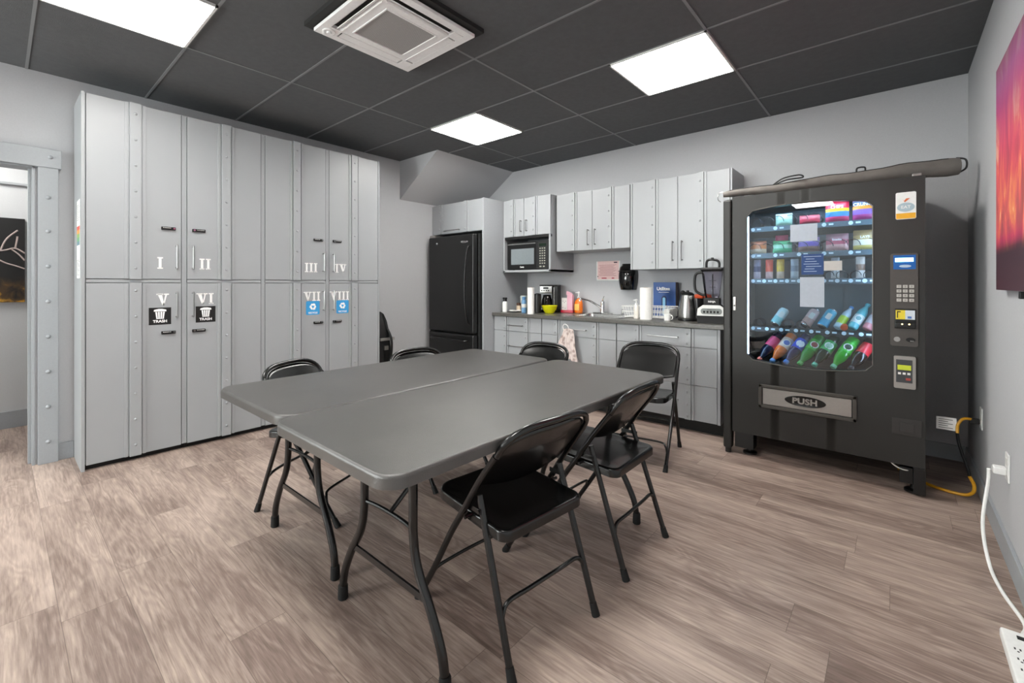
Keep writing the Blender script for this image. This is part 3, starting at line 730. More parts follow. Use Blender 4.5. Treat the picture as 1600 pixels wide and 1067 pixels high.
# sink and tap
t = thing('sink', 'stainless steel kitchen sink set in the dark worktop under the pink notice', 'sink', ((SX0+SX1)/2, (SY0+SY1)/2, CT))
hx, hy = (SX1-SX0)/2, (SY1-SY0)/2
mb = MB(); w_ = .024
for q in ((-hx-w_, hx+w_, -hy-w_, -hy+.012), (-hx-w_, hx+w_, hy-.012, hy+w_+.03), (-hx-w_, -hx+.012, -hy, hy), (hx-.012, hx+w_, -hy, hy)): mb.box(*q, .0, .006, .002)
mb.build('rim', M_steel, t)
mb = MB(); b0 = [(px, py) for px, py in rrect(-hx+.008, hx-.008, -hy+.008, hy-.008, .05)]; n = len(b0)
vs = [(a, b, .003) for a, b in b0]+[(a*.93, b*.92, -.12) for a, b in b0]+[(a*.80, b*.80, -.135) for a, b in b0]
mb._add(vs, [(i*n+k, i*n+(k+1) % n, (i+1)*n+(k+1) % n, (i+1)*n+k) for i in range(2) for k in range(n)]+[tuple(2*n+k for k in range(n))])
mb.build('basin', M_steel, t); mb = MB(); mb.lathe([(.04, -.134), (.036, -.131), (.02, -.133), (.0001, -.133)]); mb.build('drain', M_chrome, t)
t = thing('tap', 'chrome single-lever tap with a long thin spout over the sink', 'tap', (-2.345, 4.195, CT+.0065))
mb = MB(); mb.box(-.11, .11, -.024, .024, 0, .012, .006); mb.lathe([(.026, .01), (.024, .03), (.021, .09), (.023, .10), (.022, .125), (.010, .137), (.0001, .138)]); mb.build('tap_body', M_chrome, t)
mb = MB(); mb.tube(smooth_path([(0, -.01, .05), (-.03, -.05, .085), (-.08, -.13, .135), (-.125, -.20, .158), (-.138, -.222, .155), (-.140, -.226, .135)], 6), [.011]*12+[.009]*19, 12); mb.build('spout', M_chrome, t)
mb = MB(); mb.tube(smooth_path([(0, 0, .13), (.012, -.01, .155), (.028, -.02, .185)], 5), [.008]*6+[.0055]*5, 10); mb.build('lever', M_chrome, t)
tap2 = MB().lathe([(.018, 0), (.016, .01), (.009, .02), (.009, .045), (.013, .05), (.0001, .056)])
o = tap2.build('sink_sprayer', M_chrome); o.location = (-2.12, 4.205, CT+.0065); tag(o, 'small chrome sprayer knob behind the sink, right of the tap', 'sprayer')

# shaker bottle
t = at('seasoning_bottle', 'white bottle with a black flip cap at the far left end of the counter', 'bottle', -3.36, 3.775)
lathe_obj([(.024, 0), (.028, .004), (.028, .105), (.022, .118), (.02, .122)]).build('bottle_body', M_white, t)
mb = MB(); mb.lathe([(.02, .122), (.024, .125), (.023, .146), (.018, .149), (.0001, .149)]); mb.box(-.026, -.010, -.012, .012, .148, .166, .003); mb.box(.010, .026, -.012, .012, .148, .166, .003); mb.build('cap', M_black, t)
# plate and spoon
t = at('saucer', 'small white saucer lying on the counter beside the white bottle', 'saucer', -3.285, 3.86)
lathe_obj([(.035, 0), (.045, .003), (.075, .012), (.077, .014), (.045, .007), (.0001, .005)]).build('dish', M_white, t)
t = thing('spoon', 'white plastic spoon lying across the small saucer', 'spoon', (-3.285, 3.86, CT+.0158), .5)
mb = MB(); mb.tube(smooth_path([(-.03, 0, .005), (.02, 0, .004), (.07, 0, .007)], 5), [.004]*11, 8); mb.sphere((-.045, 0, .005), .016, sz=.25, sx=1.3); mb.build('spoon_body', M_white, t)
t = at('brown_jar', 'short brown-lidded glass jar behind the white saucer', 'jar', -3.33, 3.985)
lathe_obj([(.024, 0), (.028, .005), (.028, .06), (.022, .07)], 20).build('jar_glass', mat('brown spice', 'cdb9a0', .3), t); lathe_obj([(.026, .068), (.026, .095), (.022, .098), (.0001, .098)], 20).build('lid', mat('brown lid', '4a3326', .4), t)
t = at('white_tub', 'white round canister with a domed lid near the fridge panel', 'canister', -3.345, 4.10)
lathe_obj([(.04, 0), (.044, .004), (.044, .14), (.041, .142)]).build('tub', M_white, t); lathe_obj([(.046, .142), (.047, .168), (.04, .18), (.0001, .184)]).build('lid', mat('tub lid pale', 'd9e4e0', .4), t)
t = at('spray_can', 'blue and white aerosol can beside the narrow paper towel roll', 'can', -3.10, 3.80)
mb = MB(); mb.use(mat('can blue', '6d9bc4', .35)).lathe([(.026, 0), (.028, .003), (.028, .06)]); mb.use(M_white).lathe([(.028, .06), (.028, .10)]); mb.use(mat('can blue', '6d9bc4', .35)).lathe([(.028, .10), (.028, .135), (.020, .147)]); mb.build('can_body', None, t)
lathe_obj([(.019, .146), (.021, .150), (.021, .172), (.017, .178), (.0001, .178)]).build('cap', mat('can cap blue', '4d82b4', .4), t)
def towel_roll(label, x, y, r, h):
    t = at('paper_towel_roll', label, 'paper towel', x, y)
    lathe_obj([(.021, .002), (.021, 0), (r, 0), (r, h), (.021, h), (.021, h-.03)], 32).build('paper', M_paper, t)
    lathe_obj([(.020, .001), (.0205, .001), (.0205, h+.002), (.019, h+.002), (.019, .001)]).build('core_tube', mat('cardboard', '9b7d5f', .8), t)
    mb = MB(); mb.box(r-.001, r+.0015, -.012, .012, .002, h-.002); mb.build('loose_edge', M_paper, t); return t
towel_roll('narrow white paper towel roll at the front of the counter, left of the black flask', -2.93, 3.705, .036, .28)
towel_roll('fat white paper towel roll standing in front of the dish rack', -1.698, 3.816, .052, .285)
t = at('black_flask', 'dark grey insulated flask between the narrow paper roll and the coffee maker', 'flask', -3.02, 3.945)
lathe_obj([(.036, 0), (.039, .004), (.040, .18), (.038, .19)]).build('flask_body', mat('flask charcoal', '2c2b2a', .3, metal=.3), t); lathe_obj([(.039, .188), (.040, .192), (.038, .208), (.02, .214), (.0001, .215)]).build('lid', M_black, t)
# coffee maker
t = at('coffee_maker', 'black and silver drip coffee maker behind the yellow bowl', 'coffee maker', -2.985, 4.135, CT, .4)
mb = MB(); mb.box(-.10, .10, -.10, .10, 0, .028, .008); mb.box(.03, .10, -.06, .10, .025, .30, .008); mb.build('base', M_black, t)
mb = MB(); mb.box(-.10, .045, -.095, .08, .215, .30, .01); mb.box(-.105, .105, -.098, .1, .296, .31, .006); mb.build('brew_head', M_black, t)
mb = MB(); mb.box(-.097, .040, -.1005, -.094, .220, .294, .004)
mb.use(M_steel); mb.build('control_face', M_steel, t)
mb = MB()
for k in range(4): mb.cyl((-.075+k*.026, -.100, .245), (-.075+k*.026, -.105, .245), .007, seg=12)
mb.box(-.06, .0, -.1015, -.1, .262, .284); mb.build('buttons', M_black, t)
mb = MB(); mb.box(.052, .060, -.0615, -.059, .08, .28, 0); mb.build('water_gauge', M_steel, t)
mb = MB(); mb.lathe([(.045, 0), (.06, .01), (.066, .06), (.058, .11), (.045, .145)], c=(-.035, -.02, .03)); mb.build('carafe', glassmat('smoked glass', '8a8583'), t)
mb = MB(); mb.lathe([(.043, .002), (.057, .012), (.062, .055), (.0001, .056)], c=(-.035, -.02, .03)); mb.build('coffee', mat('coffee liquid', '120a05', .1), t)
mb = MB(); mb.lathe([(.046, .145), (.048, .155), (.04, .165), (.0001, .168)], c=(-.035, -.02, .03)); mb.build('carafe_lid', M_black, t)
mb = MB(); mb.tube(smooth_path([(-.035, -.065, .17), (-.035, -.10, .165), (-.035, -.115, .12), (-.035, -.10, .07), (-.035, -.084, .06)], 5), .009, 10); mb.build('carafe_handle', M_black, t)
t = at('yellow_bowl', 'bright yellow plastic bowl on the counter in front of the coffee maker', 'bowl', -2.86, 3.945)
lathe_obj([(.045, 0), (.05, .004), (.075, .045), (.086, .082), (.088, .084), (.083, .082), (.07, .045), (.046, .009), (.0001, .007)], 32).build('bowl_shell', mat('yellow plastic', 'e6e212', .35), t)
t = at('pink_gift_bag', 'pink and white paper gift bag standing in a red tray', 'gift bag', -2.765, 4.165, CT+.0082, .25)
mb = MB(); mb.use(mat('bag pink', 'eeb6c6', .6)).box(.0, .062, -.032, .032, 0, .19, .002); mb.use(mat('bag white', 'efe9e6', .6)).box(-.062, 0, -.032, .032, 0, .155, .002)
mb.use(mat('bag pink', 'eeb6c6', .6)).prism([(-.02, .19), (.06, .19), (.045, .21), (-.015, .235)], .004, off=(0, -.002, 0))
mb.build('bag_body', None, t)
mb = MB(); mb.use(mat('dots dark', '5a4a50', .6))
for a, b in ((-.045, .12), (-.015, .12), (-.03, .105), (-.05, .05), (-.02, .04)): mb.lathe([(.004, .0), (.0001, .0006)], M=facing_y(a, -.0325, b), seg=10)
mb.build('printed_dots', None, t)
t = at('red_tray', 'shallow red and clear tray under the pink gift bag', 'tray', -2.765, 4.165, CT, .25)
mb = MB(); mb.box(-.072, .072, -.045, .045, 0, .008, .003)
for q in ((-.072, .072, -.045, -.041), (-.072, .072, .041, .045), (-.072, -.068, -.045, .045), (.068, .072, -.045, .045)): mb.box(*q, .006, .03, .001)
mb.build('tray_body', mat('red plastic', 'c2203c', .35), t)
t = at('dish_soap_bottle', 'orange liquid soap bottle with a white pump, left of the tap', 'bottle', -2.638, 4.185)
mb = MB(); mb.use(mat('orange soap', 'f07818', .2, coat=.5)).lathe([(.04, 0), (.048, .006), (.052, .06), (.048, .115), (.034, .142), (.016, .158), (.014, .165)], sx=1, sy=.7)
mb.build('bottle_body', None, t)
mb = MB(); mb.box(-.030, .030, -.0385, -.034, .03, .10, .004); mb.build('label_patch', mat('label yellow', 'f0c060', .5), t)
mb = MB(); mb.lathe([(.017, .163), (.017, .18), (.006, .184), (.006, .215), (.012, .218), (.012, .232), (.0001, .236)]); mb.tube([(0, 0, .226), (-.035, -.01, .222)], [.007, .004], 8); mb.build('pump', M_white, t)
# dish rack
M_rack = mat('white coated wire', 'ededea', .35)
t = at('dish_rack', 'white wire dish rack right of the sink', 'dish rack', -1.745, 4.005)
mb = MB(); a, b, h = .235, .12, .11
for z, s in ((.012, .9), (h, 1.0), (.06, .95)):
    mb.tube([(x*s, y*s, z) for x, y in rrect(-a, a, -b, b, .03, 4)], .0035, 8, closed=True)
for k in range(17):
    x = -a+.02+k*(2*a-.04)/16
    mb.tube([(x, -b, h), (x*.9, -b*.9, .012), (x*.9, b*.9, .012), (x, b, h)], .0022, 6)
for k in range(7):
    y = -b+.02+k*(2*b-.04)/6
    mb.tube([(-a, y, h), (-a*.9, y*.9, .012), (a*.9, y*.9, .012), (a, y, h)], .0022, 6)
for sx in (-1, 1):
    for sy in (-1, 1): mb.cyl((sx*a*.85, sy*b*.8, 0), (sx*a*.85, sy*b*.8, .012), .006)
mb.build('wire_basket', M_rack, t)
mb = MB(); mb.box(a-.06, a-.01, -b+.02, b-.02, .02, .095, .004); mb.build('cutlery_holder', M_rack, t)
t = at('pump_bottle', 'small white pump bottle just left of the fat paper towel roll', 'bottle', -1.795, 3.83)
lathe_obj([(.021, 0), (.024, .004), (.024, .10), (.016, .122), (.012, .128)], 20).build('bottle_body', mat('white translucent', 'e9e4dc', .4), t)
mb = MB(); mb.lathe([(.014, .126), (.014, .14), (.005, .143), (.005, .165), (.01, .167), (.01, .178), (.0001, .18)]); mb.tube([(0, 0, .173), (-.026, -.008, .17)], [.005, .003], 8); mb.build('pump', M_white, t)
# blue boxed kettle carton
t = at('blue_carton', 'bright blue product carton with white lettering standing behind the dish rack', 'box', -1.668, 4.20)
mb = MB(); bl = mat('carton blue', '1c4f97', .4); mb.use(bl).box(-.108, .108, -.035, .035, 0, .335, .001); mb.build('carton_body', None, t)
mb = MB(); mb.box(.1085, .109, -.034, .034, .002, .333); mb.build('side_panel', mat('carton maroon', '331422', .4), t)
mb = MB(); add_text(mb, 'Utilitea', .044, facing_y(-.01, -.0355, .272), bold=.0012, sx=1.0); mb.box(-.055, .045, -.0362, -.0352, .238, .241); mb.build('lettering', M_whitevinyl, t)
mb = MB(); mb.use(mat('carton dark blue', '0c2c5c', .4)).prism(rrect(-.028, .024, .02, .205, .025), .0006, off=(0, -.0358, 0)); mb.use(mat('carton light blue', '8cc4e8', .4)).prism(rrect(-.016, .010, .02, .19, .013), .0006, off=(0, -.0364, 0)); mb.build('kettle_picture', None, t)
# kettle
t = at('electric_kettle', 'brushed steel electric kettle between the dish rack and the blender', 'kettle', -1.365, 3.925, CT, 2.4)
lathe_obj([(.078, 0), (.082, .004), (.082, .018), (.076, .022)]).build('power_base', M_black, t)
lathe_obj([(.074, .022), (.077, .03), (.076, .08), (.068, .16), (.056, .215), (.054, .222)], 32).build('jug', M_steel, t)
mb = MB(); mb.lathe([(.054, .22), (.054, .23), (.04, .244), (.012, .25), (.012, .262), (.0001, .264)]); mb.build('lid', M_black, t)
mb = MB(); mb.tube(smooth_path([(.045, 0, .235), (.085, 0, .25), (.115, 0, .22), (.118, 0, .13), (.105, 0, .06), (.075, 0, .05)], 5), .012, 10); mb.build('handle', M_black, t)
mb = MB(); mb._add([(-.05, -.02, .215), (-.05, .02, .215), (-.085, 0, .222), (-.065, 0, .175), (-.055, -.02, .19), (-.055, .02, .19)], [(0, 2, 1), (0, 4, 2), (4, 3, 2), (1, 2, 5), (5, 2, 3)]); mb.build('spout', M_steel, t)
t = at('black_canister', 'black round canister with an orange clip lid behind the steel kettle', 'canister', -1.285, 4.13)
lathe_obj([(.055, 0), (.06, .005), (.064, .19), (.06, .195)]).build('canister_body', M_black, t)
mb = MB(); mb.lathe([(.062, .194), (.064, .20), (.062, .222), (.03, .232), (.0001, .234)]); mb.box(-.065, .01, -.085, -.045, .19, .228, .008); mb.build('lid', mat('orange plastic', 'e2603a', .4), t)
t = at('white_mug', 'small white mug at the foot of the steel kettle', 'mug', -1.495, 3.80)
lathe_obj([(.024, 0), (.027, .003), (.03, .055), (.0305, .057), (.027, .056), (.024, .006), (.0001, .006)]).build('mug_body', M_white, t)
mb = MB(); mb.tube(smooth_path([(.028, 0, .045), (.044, 0, .042), (.044, 0, .018), (.026, 0, .014)], 5), .004, 8); mb.build('handle', M_white, t)
# blender
t = at('blender', 'tall countertop blender with clear jug and black lid, at the counter\'s right end', 'blender', -1.132, 3.83, CT, .2)
mb = MB(); out = [(-.105, .0), (.105, .0), (.112, .06), (.10, .12), (.06, .15), (-.06, .15), (-.10, .12), (-.112, .06)]
mb.use(M_blacks).prism(out, .17, off=(0, -.085, 0)); mb.use(M_blacks).box(-.06, .06, -.06, .06, .145, .205, .008); mb.build('motor_base', None, t)
mb = MB(); mb.use(M_white).prism([(-.108, .062), (.108, .062), (.101, .12), (.062, .148), (-.062, .148), (-.101, .12)], .012, off=(0, -.0965, 0)); mb.build('front_fascia', None, t)
mb = MB(); mb.use(mat('fascia grey', '8d9290', .4)).prism(rrect(-.078, .078, .075, .122, .02), .002, off=(0, -.099, 0)); mb.use(M_black)
for k in range(5): mb.box(-.06+k*.025, -.045+k*.025, -.100, -.098, .085, .102, .001)
add_text(mb, 'PULSE 1 2 3', .012, facing_y(0, -.1, .111)); mb.build('control_panel', None, t)
mb = MB(); add_text(mb, 'NINJA', .02, facing_y(0, -.0605, .175), bold=.0006); mb.build('maker_name', M_whitevinyl, t)
gj = glassmat('clear jug plastic', 'eceaf4', ior=1.6)
mb = MB(); n = 4
def sq(hw, z, r=.02): return [(a, b, z) for a, b in rrect(-hw, hw, -hw, hw, r, 3)]
L0 = [sq(.05, .205), sq(.056, .23), sq(.075, .40), sq(.078, .425)]; m = len(L0[0]); vs = [p for l in L0 for p in l]
mb._add(vs, [(i*m+k, i*m+(k+1) % m, (i+1)*m+(k+1) % m, (i+1)*m+k) for i in range(3) for k in range(m)]); o = mb.build('jug', gj, t)
mb = MB(); mb.tube(smooth_path([(-.075, 0, .415), (-.12, 0, .405), (-.135, 0, .36), (-.13, 0, .27), (-.09, 0, .235), (-.058, 0, .225)], 6), .011, 10); mb.build('jug_handle', M_blacks, t)
mb = MB(); mb.box(-.083, .083, -.083, .083, .422, .452, .012); mb.build('lid', M_black, t)
mb = MB(); mb.tube(smooth_path([(-.045, 0, .448), (-.043, 0, .50), (-.02, 0, .518), (.03, 0, .512), (.05, 0, .49), (.05, 0, .448)], 5), .010, 10); mb.box(-.012, .012, -.012, .012, .51, .535, .004); mb.build('lid_handle', M_black, t)
mb = MB(); mb.cyl((0, 0, .21), (0, 0, .40), .006, seg=8)
for z, a in ((.235, .3), (.29, 1.2), (.345, 2.2)):
    for s in (0, PI): mb.box(0, .042, -.006, .006, z, z+.003, M=Matrix.Rotation(a+s, 4, 'Z'))
mb.build('blade_shaft', M_steel, t)

# ================================================================ ON THE BACK WALL
mb = MB(); y = YB-.0015
mb.use(mat('pink notice paper', 'f0cfcd', .8)).box(-2.462, -2.184, y, y+.001, 1.24, 1.447)
mb.use(M_paper)
mb.box(-2.462, -2.45, y-.0004, y, 1.24, 1.447); mb.box(-2.196, -2.184, y-.0004, y, 1.24, 1.447); mb.box(-2.462, -2.184, y-.0004, y, 1.24, 1.252)
mb.use(mat('notice red ink', 'b0686c', .8))
for k in range(11):
    z = 1.405-k*.0115; mb.box(-2.435+(k % 3)*.008, -2.225-(k*7 % 5)*.009, y-.0006, y, z, z+.003)
mb.use(mat('notice dark ink', '4a3c48', .8)); mb.box(-2.255, -2.215, y-.0006, y, 1.425, 1.436); mb.box(-2.452, -2.440, y-.0006, y, 1.278, 1.288)
mb.use(mat('notice red', 'b02c40', .8)); mb.box(-2.40, -2.34, y-.0006, y, 1.26, 1.27); mb.box(-2.28, -2.25, y-.0006, y, 1.26, 1.27)
tag(mb.build('wall_notice', smooth=False), 'pink printed notice on the wall above the tap', 'notice')
t = thing('soap_dispenser', 'glossy black wall soap dispenser right of the pink notice', 'dispenser', (-2.08, YB-.002, 1.143))
gb = mat('glossy black plastic', '070707', .12, coat=.5)
def disp(u, v):
    a = PI*u; z = .266*v; wdt = .070+.030*math.sin(PI*min(1, .12+v*.75)); dp = .06+.055*math.sin(PI*min(1, .2+v*.7))
    if v > .93: wdt *= .86; dp *= .8
    return (-math.cos(a)*wdt, -math.sin(a)**.8*dp if math.sin(a) > 1e-6 else 0, z)
mb = MB(); mb.grid(disp, 22, 16)
n = 23; mb._add([disp(k/22, 0) for k in range(n)], [tuple(range(n))]); mb._add([disp(k/22, 1) for k in range(n)], [tuple(range(n))])
mb.build('cover', gb, t, ang=50)
mb = MB(); mb.use(mat('dispenser window', 'c4d4e4', .2)).lathe([(.017, 0), (.016, .004), (.0001, .006)], M=facing_y(0, -.102, .075) @ Matrix.Diagonal((1, 1.5, 1, 1))); mb.build('level_window', None, t)
mb = MB(); mb.box(-.07, .07, -.108, -.07, .188, .194, .002); mb.build('cover_seam', M_blacks, t)

# towel on the sink cabinet bar
def tw(u, v):
    s = u*2-1; wv = .055+.058*min(1, v*1.5); x = s*wv+.010*math.sin(v*6+1)
    fold = math.sin(u*17+1.2*math.sin(v*4))*.011*(.5+v)+math.sin(u*31)*.003
    z = .772-.30*v+.02*math.sin(u*5)*v-.008*(1-v)*abs(s)
    return (x-.000, -.012-abs(fold)-.012*v*(1-v), z)
t = thing('hand_towel', 'crumpled pale pink-grey towel hanging from the bar of the sink cabinet', 'towel', (-2.40, 3.625, 0))
tm = bpy.data.materials.new('towel cloth'); tm.use_nodes = True; nt = tm.node_tree; vo = nt.nodes.new('ShaderNodeTexVoronoi'); vo.inputs['Scale'].default_value = 22
tc = nt.nodes.new('ShaderNodeTexCoord'); nt.links.new(tc.outputs['Object'], vo.inputs['Vector']); cr = nt.nodes.new('ShaderNodeValToRGB'); nt.links.new(vo.outputs['Distance'], cr.inputs[0])
cr.color_ramp.elements[0].color = lin('a8958f'); cr.color_ramp.elements[0].position = .2; cr.color_ramp.elements[1].color = lin('ddd0cb'); cr.color_ramp.elements[1].position = .5
nt.links.new(cr.outputs[0], nt.nodes['Principled BSDF'].inputs[0]); nt.nodes['Principled BSDF'].inputs['Roughness'].default_value = .9
mb = MB(); mb.grid(tw, 48, 30); o = mb.build('cloth', tm, t, ang=180); md = o.modifiers.new('thick', 'SOLIDIFY'); md.thickness = .003
mb = MB(); mb.tube(smooth_path([(-.05, -.012, .755), (-.055, -.016, .79), (-.03, -.02, .812), (.0, -.02, .80), (.01, -.014, .775)], 6), .004, 8); mb.build('hanging_loop', M_white, t)
# ================================================================ VENDING MACHINE
VX0, VX1, VYF, VZ1 = -.868, .130, 3.39, 1.812
WX0, WX1, WZ0, WZ1 = -.775, -.098, .690, 1.695
vt = thing('vending_machine', 'large black snack and drink vending machine with a lit glass front', 'vending machine', (-.39, 3.85, 0))
def V(mb, nm, m, par=vt, **k): mb.bm.transform(Matrix.Translation((.39, -3.85, 0))); return mb.build(nm, m, par, **k)
def bow(x): s = (x-(WX0+WX1)/2)/((WX1-WX0)/2); return .034*(1-s*s)
N = 20; xs = [WX0+(WX1-WX0)*k/N for k in range(N+1)]
def cr_(x, r=.03):   # corner rounding
    d = min(x-WX0, WX1-x); return 0 if d > r else r-math.sqrt(max(0, r*r-(r-d)**2))
top = [(x, WZ1+bow(x)-cr_(x)) for x in xs]; bot = [(x, WZ0-bow(x)+cr_(x)) for x in xs]
mb = MB(); D = .07
mb.prism([(VX0, .165), (WX0, .165), (WX0, VZ1), (VX0, VZ1)], D, off=(0, VYF, 0))
mb.prism([(WX1, .165), (VX1, .165), (VX1, VZ1), (WX1, VZ1)], D, off=(0, VYF, 0))
for k in range(N):
    mb.prism([top[k], top[k+1], (xs[k+1], VZ1), (xs[k], VZ1)], D, off=(0, VYF, 0))
    mb.prism([(xs[k], .165), (xs[k+1], .165), bot[k+1], bot[k]], D, off=(0, VYF, 0))
door = V(mb, 'door', M_vend, ang=20)
mb = MB()
loop = [(x, VYF-.001, z) for x, z in bot]+[(x, VYF-.001, z) for x, z in reversed(top)]
mb.tube(loop, .0035, 6, closed=True); V(mb, 'window_trim', mat('window trim grey', '55534f', .3, metal=.5), door)
mb = MB(); mb.box(WX0-.01, WX1+.01, VYF+.016, VYF+.020, WZ0-.045, WZ1+.045)
V(mb, 'window_glass', glassmat('door glass', 'dfeaf0', ior=1.75), door, smooth=False)
mb = MB(); mb.box(-.932, -.876, 3.395, 3.47, .035, 1.80, .014, seg=4); mb.cyl((-.905, 3.43, 0), (-.905, 3.43, .036), .02); V(mb, 'hinge_column', M_vend)
IN = mat('cabinet lining slate', '6c7a82', .35, metal=.2)
mb = MB(); X0, X1, Y0, Y1 = -.925, VX1-.002, VYF+D+.004, 4.20
mb.box(X0, X0+.03, Y0, Y1, .15, 1.80); mb.box(X1-.015, X1, Y0, Y1, .15, 1.80); mb.box(X0, X1, Y1-.03, Y1, .15, 1.80)
mb.box(X0, X1, Y0, Y1, 1.785, 1.812); mb.box(X0, X1, Y0, Y1, .15, .56); mb.box(-.065, X1, Y0, Y1-.03, .5, 1.79)
V(mb, 'cabinet', M_vend)
mb = MB(); mb.box(X0+.03, X0+.034, Y0+.01, Y1-.03, .56, 1.785); mb.box(-.069, -.0655, Y0+.01, Y1-.03, .56, 1.785); mb.box(X0+.03, -.066, Y1-.034, Y1-.0305, .56, 1.785)
mb.box(-.52, -.512, Y1-.05, Y1-.034, .6, 1.78); mb.box(-.30, -.292, Y1-.05, Y1-.034, .6, 1.78)
V(mb, 'lining', IN)
mb = MB(); mb.box(WX0-.008, WX0+.004, VYF+.024, VYF+.040, WZ0-.01, WZ1+.01, .004); V(mb, 'tube_and_fill_light', mat('cool light tube', 'cfe6ff', .5, emit=16), door)
mb = MB(); mb.box(WX0+.03, WX1-.03, VYF+.075, VYF+.105, 1.757, 1.769); V(mb, 'tube_and_fill_light', mat('added fill tube top', 'd6e8ff', .5, emit=17), door)  # hidden tube added above the opening to brighten the interior
mb = MB(); mb.box(-.078, -.0705, VYF+.078, VYF+.105, WZ0, WZ1); V(mb, 'tube_and_fill_light', mat('added fill tube side', 'd6e8ff', .5, emit=8), door)  # unseen tube added behind the right frame to light the products
# trays with price rails and spirals
M_rail = mat('rail teal grey', '53646c', .35); M_rail2 = mat('rail black', '16181b', .35); M_tagw = mat('price disc', 'dceef8', .4); M_coil = mat('spiral wire', '23272b', .35, metal=.4)
trays = [(1.590, 5, M_rail), (1.402, 5, M_rail), (1.222, 10, M_rail), (.885, 8, M_rail2), (.655, 8, M_rail2)]
TX0, TX1 = -.885, -.072
YR = 3.545
def pitch(n): return (TX1-.02-(-.79))/n
for ti, (z, n, rm) in enumerate(trays):
    mb = MB()
    if ti < 4: mb.box(TX0, TX1, YR, YR+.004, z-.018, z+.016, .001)
    mb.box(TX0, TX1, YR+.004, 4.1, z-.014, z-.010)
    tr = V(mb, 'tray', rm)
    if ti < 4:
        mb = MB()
        for k in range(n):
            x = -.77+k*pitch(n); mb.cyl((x, YR, z), (x, YR-.0015, z), .0125, seg=16); mb.box(x+.025, x+.05, YR-.001, YR, z-.005, z+.006)
        V(mb, 'price_labels', M_tagw, tr)
for z, n, r, which in ((1.590, 5, .042, (0, 1, 2)), (1.402, 5, .042, (0, 1, 2, 3, 4)), (1.222, 10, .030, (6, 7, 8, 9)), (.885, 8, .032, (0, 2, 3))):
    for k in which:
        for dx in ((-.038, .038) if n == 5 else (0,)):
            mb = MB(); c = (-.77+(k+.32)*pitch(n)+dx, z+r+.004)
            mb.tube([(c[0]+r*math.cos(a), YR+.014+.030*a/(2*PI), c[1]+r*math.sin(a)) for a in [2*PI*j/14 for j in range(14*4)]], .0022, 5)
            V(mb, 'spiral', M_coil)
# payment side
mb = MB(); mb.prism(rrect(-.020, .100, .846, 1.376, .012), .012, off=(0, VYF-.012, 0)); pp = V(mb, 'payment_panel', mat('payment panel grey', '4a4643', .4), door)
y = VYF-.0125
mb = MB(); mb.use(mat('display surround', '0f5fae', .3)).box(-.006, .090, y-.001, y, 1.285, 1.366); V(mb, 'display', None, pp)
mb = MB(); mb.box(.002, .080, y-.002, y-.001, 1.328, 1.350); V(mb, 'lit_readout', mat('readout glow', '9fdcff', .3, emit=2.2), pp)
mb = MB(); mb.use(mat('display oval', 'b9cfe2', .3)).prism(ellipse(.045, 1.303, .026, .008), .0008, off=(0, y-.002, 0)); V(mb, 'display_mark', None, pp)
mb = MB()
for r in range(4):
    for c in range(3): mb.box(.008+c*.027, .029+c*.027, y-.004, y, 1.178-r*.026, 1.196-r*.026, .0015)
V(mb, 'keypad', mat('keypad keys', 'b9b6b0', .35), pp)
mb = MB()
for i, ch in enumerate('123456789*0#'): add_text(mb, ch, .013, facing_y(.0185+(i % 3)*.027, y-.0045, 1.187-(i//3)*.026), depth=.0002)
V(mb, 'key_digits', M_black, pp)
mb = MB(); mb.use(M_black).box(-.001, .090, y-.012, y, .948, 1.060, .004); mb.box(.0, .09, y-.03, y, .950, .985, .006); V(mb, 'bill_acceptor', None, pp)
mb = MB(); mb.use(mat('label yellow bright', 'ecd63a', .4)).box(.004, .045, y-.0135, y-.012, 1.0, 1.052); mb.use(mat('label pale', 'cfd8e0', .4)).box(.045, .086, y-.0135, y-.012, 1.0, 1.052); mb.use(M_black).box(.010, .014, y-.0145, y-.0135, 1.008, 1.046); mb.box(.010, .026, y-.0145, y-.0135, 1.040, 1.046); mb.use(mat('label blue mark', '3f6fb5', .4)).box(.055, .072, y-.0145, y-.0135, 1.006, 1.018); V(mb, 'bill_label', None, pp)
mb = MB()
for x in (.032, .062): mb.cyl((x, y-.0305, .974), (x, y-.0315, .974), .004, seg=10)
V(mb, 'indicator_lights', mat('indicator amber', 'ffe08a', .4, emit=2), pp)
mb = MB(); mb.cyl((.010, y, .885), (.010, y-.008, .885), .0145, seg=20); V(mb, 'coin_return_button', M_steel, pp)
mb = MB(); mb.use(M_black).prism(ellipse(.068, .885, .020, .013, 20), .004, off=(0, y-.004, 0)); mb.use(M_steel).box(.066, .082, y-.006, y-.004, .876, .880, .001); V(mb, 'coin_slot', None, pp)
mb = MB(); mb.use(M_silver).prism(rrect(-.004, .090, .606, .790, .008), .022, off=(0, VYF-.022, 0)); cr2 = V(mb, 'card_reader', None, door)
y2 = VYF-.0225
mb = MB(); mb.use(mat('reader face', '3c3f42', .3)).box(.006, .076, y2-.001, y2, .640, .770); mb.use(mat('reader lime', 'c9d63a', .3)).box(.012, .070, y2-.002, y2-.001, .712, .740); mb.use(M_white)
for x in (.014, .034, .054): mb.box(x, x+.013, y2-.002, y2-.001, .686, .698)
mb.use(mat('reader red', 'a8453c', .3)).box(.048, .068, y2-.002, y2-.001, .655, .668); V(mb, 'reader_face', None, cr2)
mb = MB(); mb.use(mat('sticker pale', 'eceeec', .4)).prism(rrect(.004, .092, 1.572, 1.726, .008), .001, off=(0, VYF-.001, 0)); mb.use(mat('sticker orange', 'eeb025', .4)).box(.006, .090, VYF-.0018, VYF-.001, 1.575, 1.606)
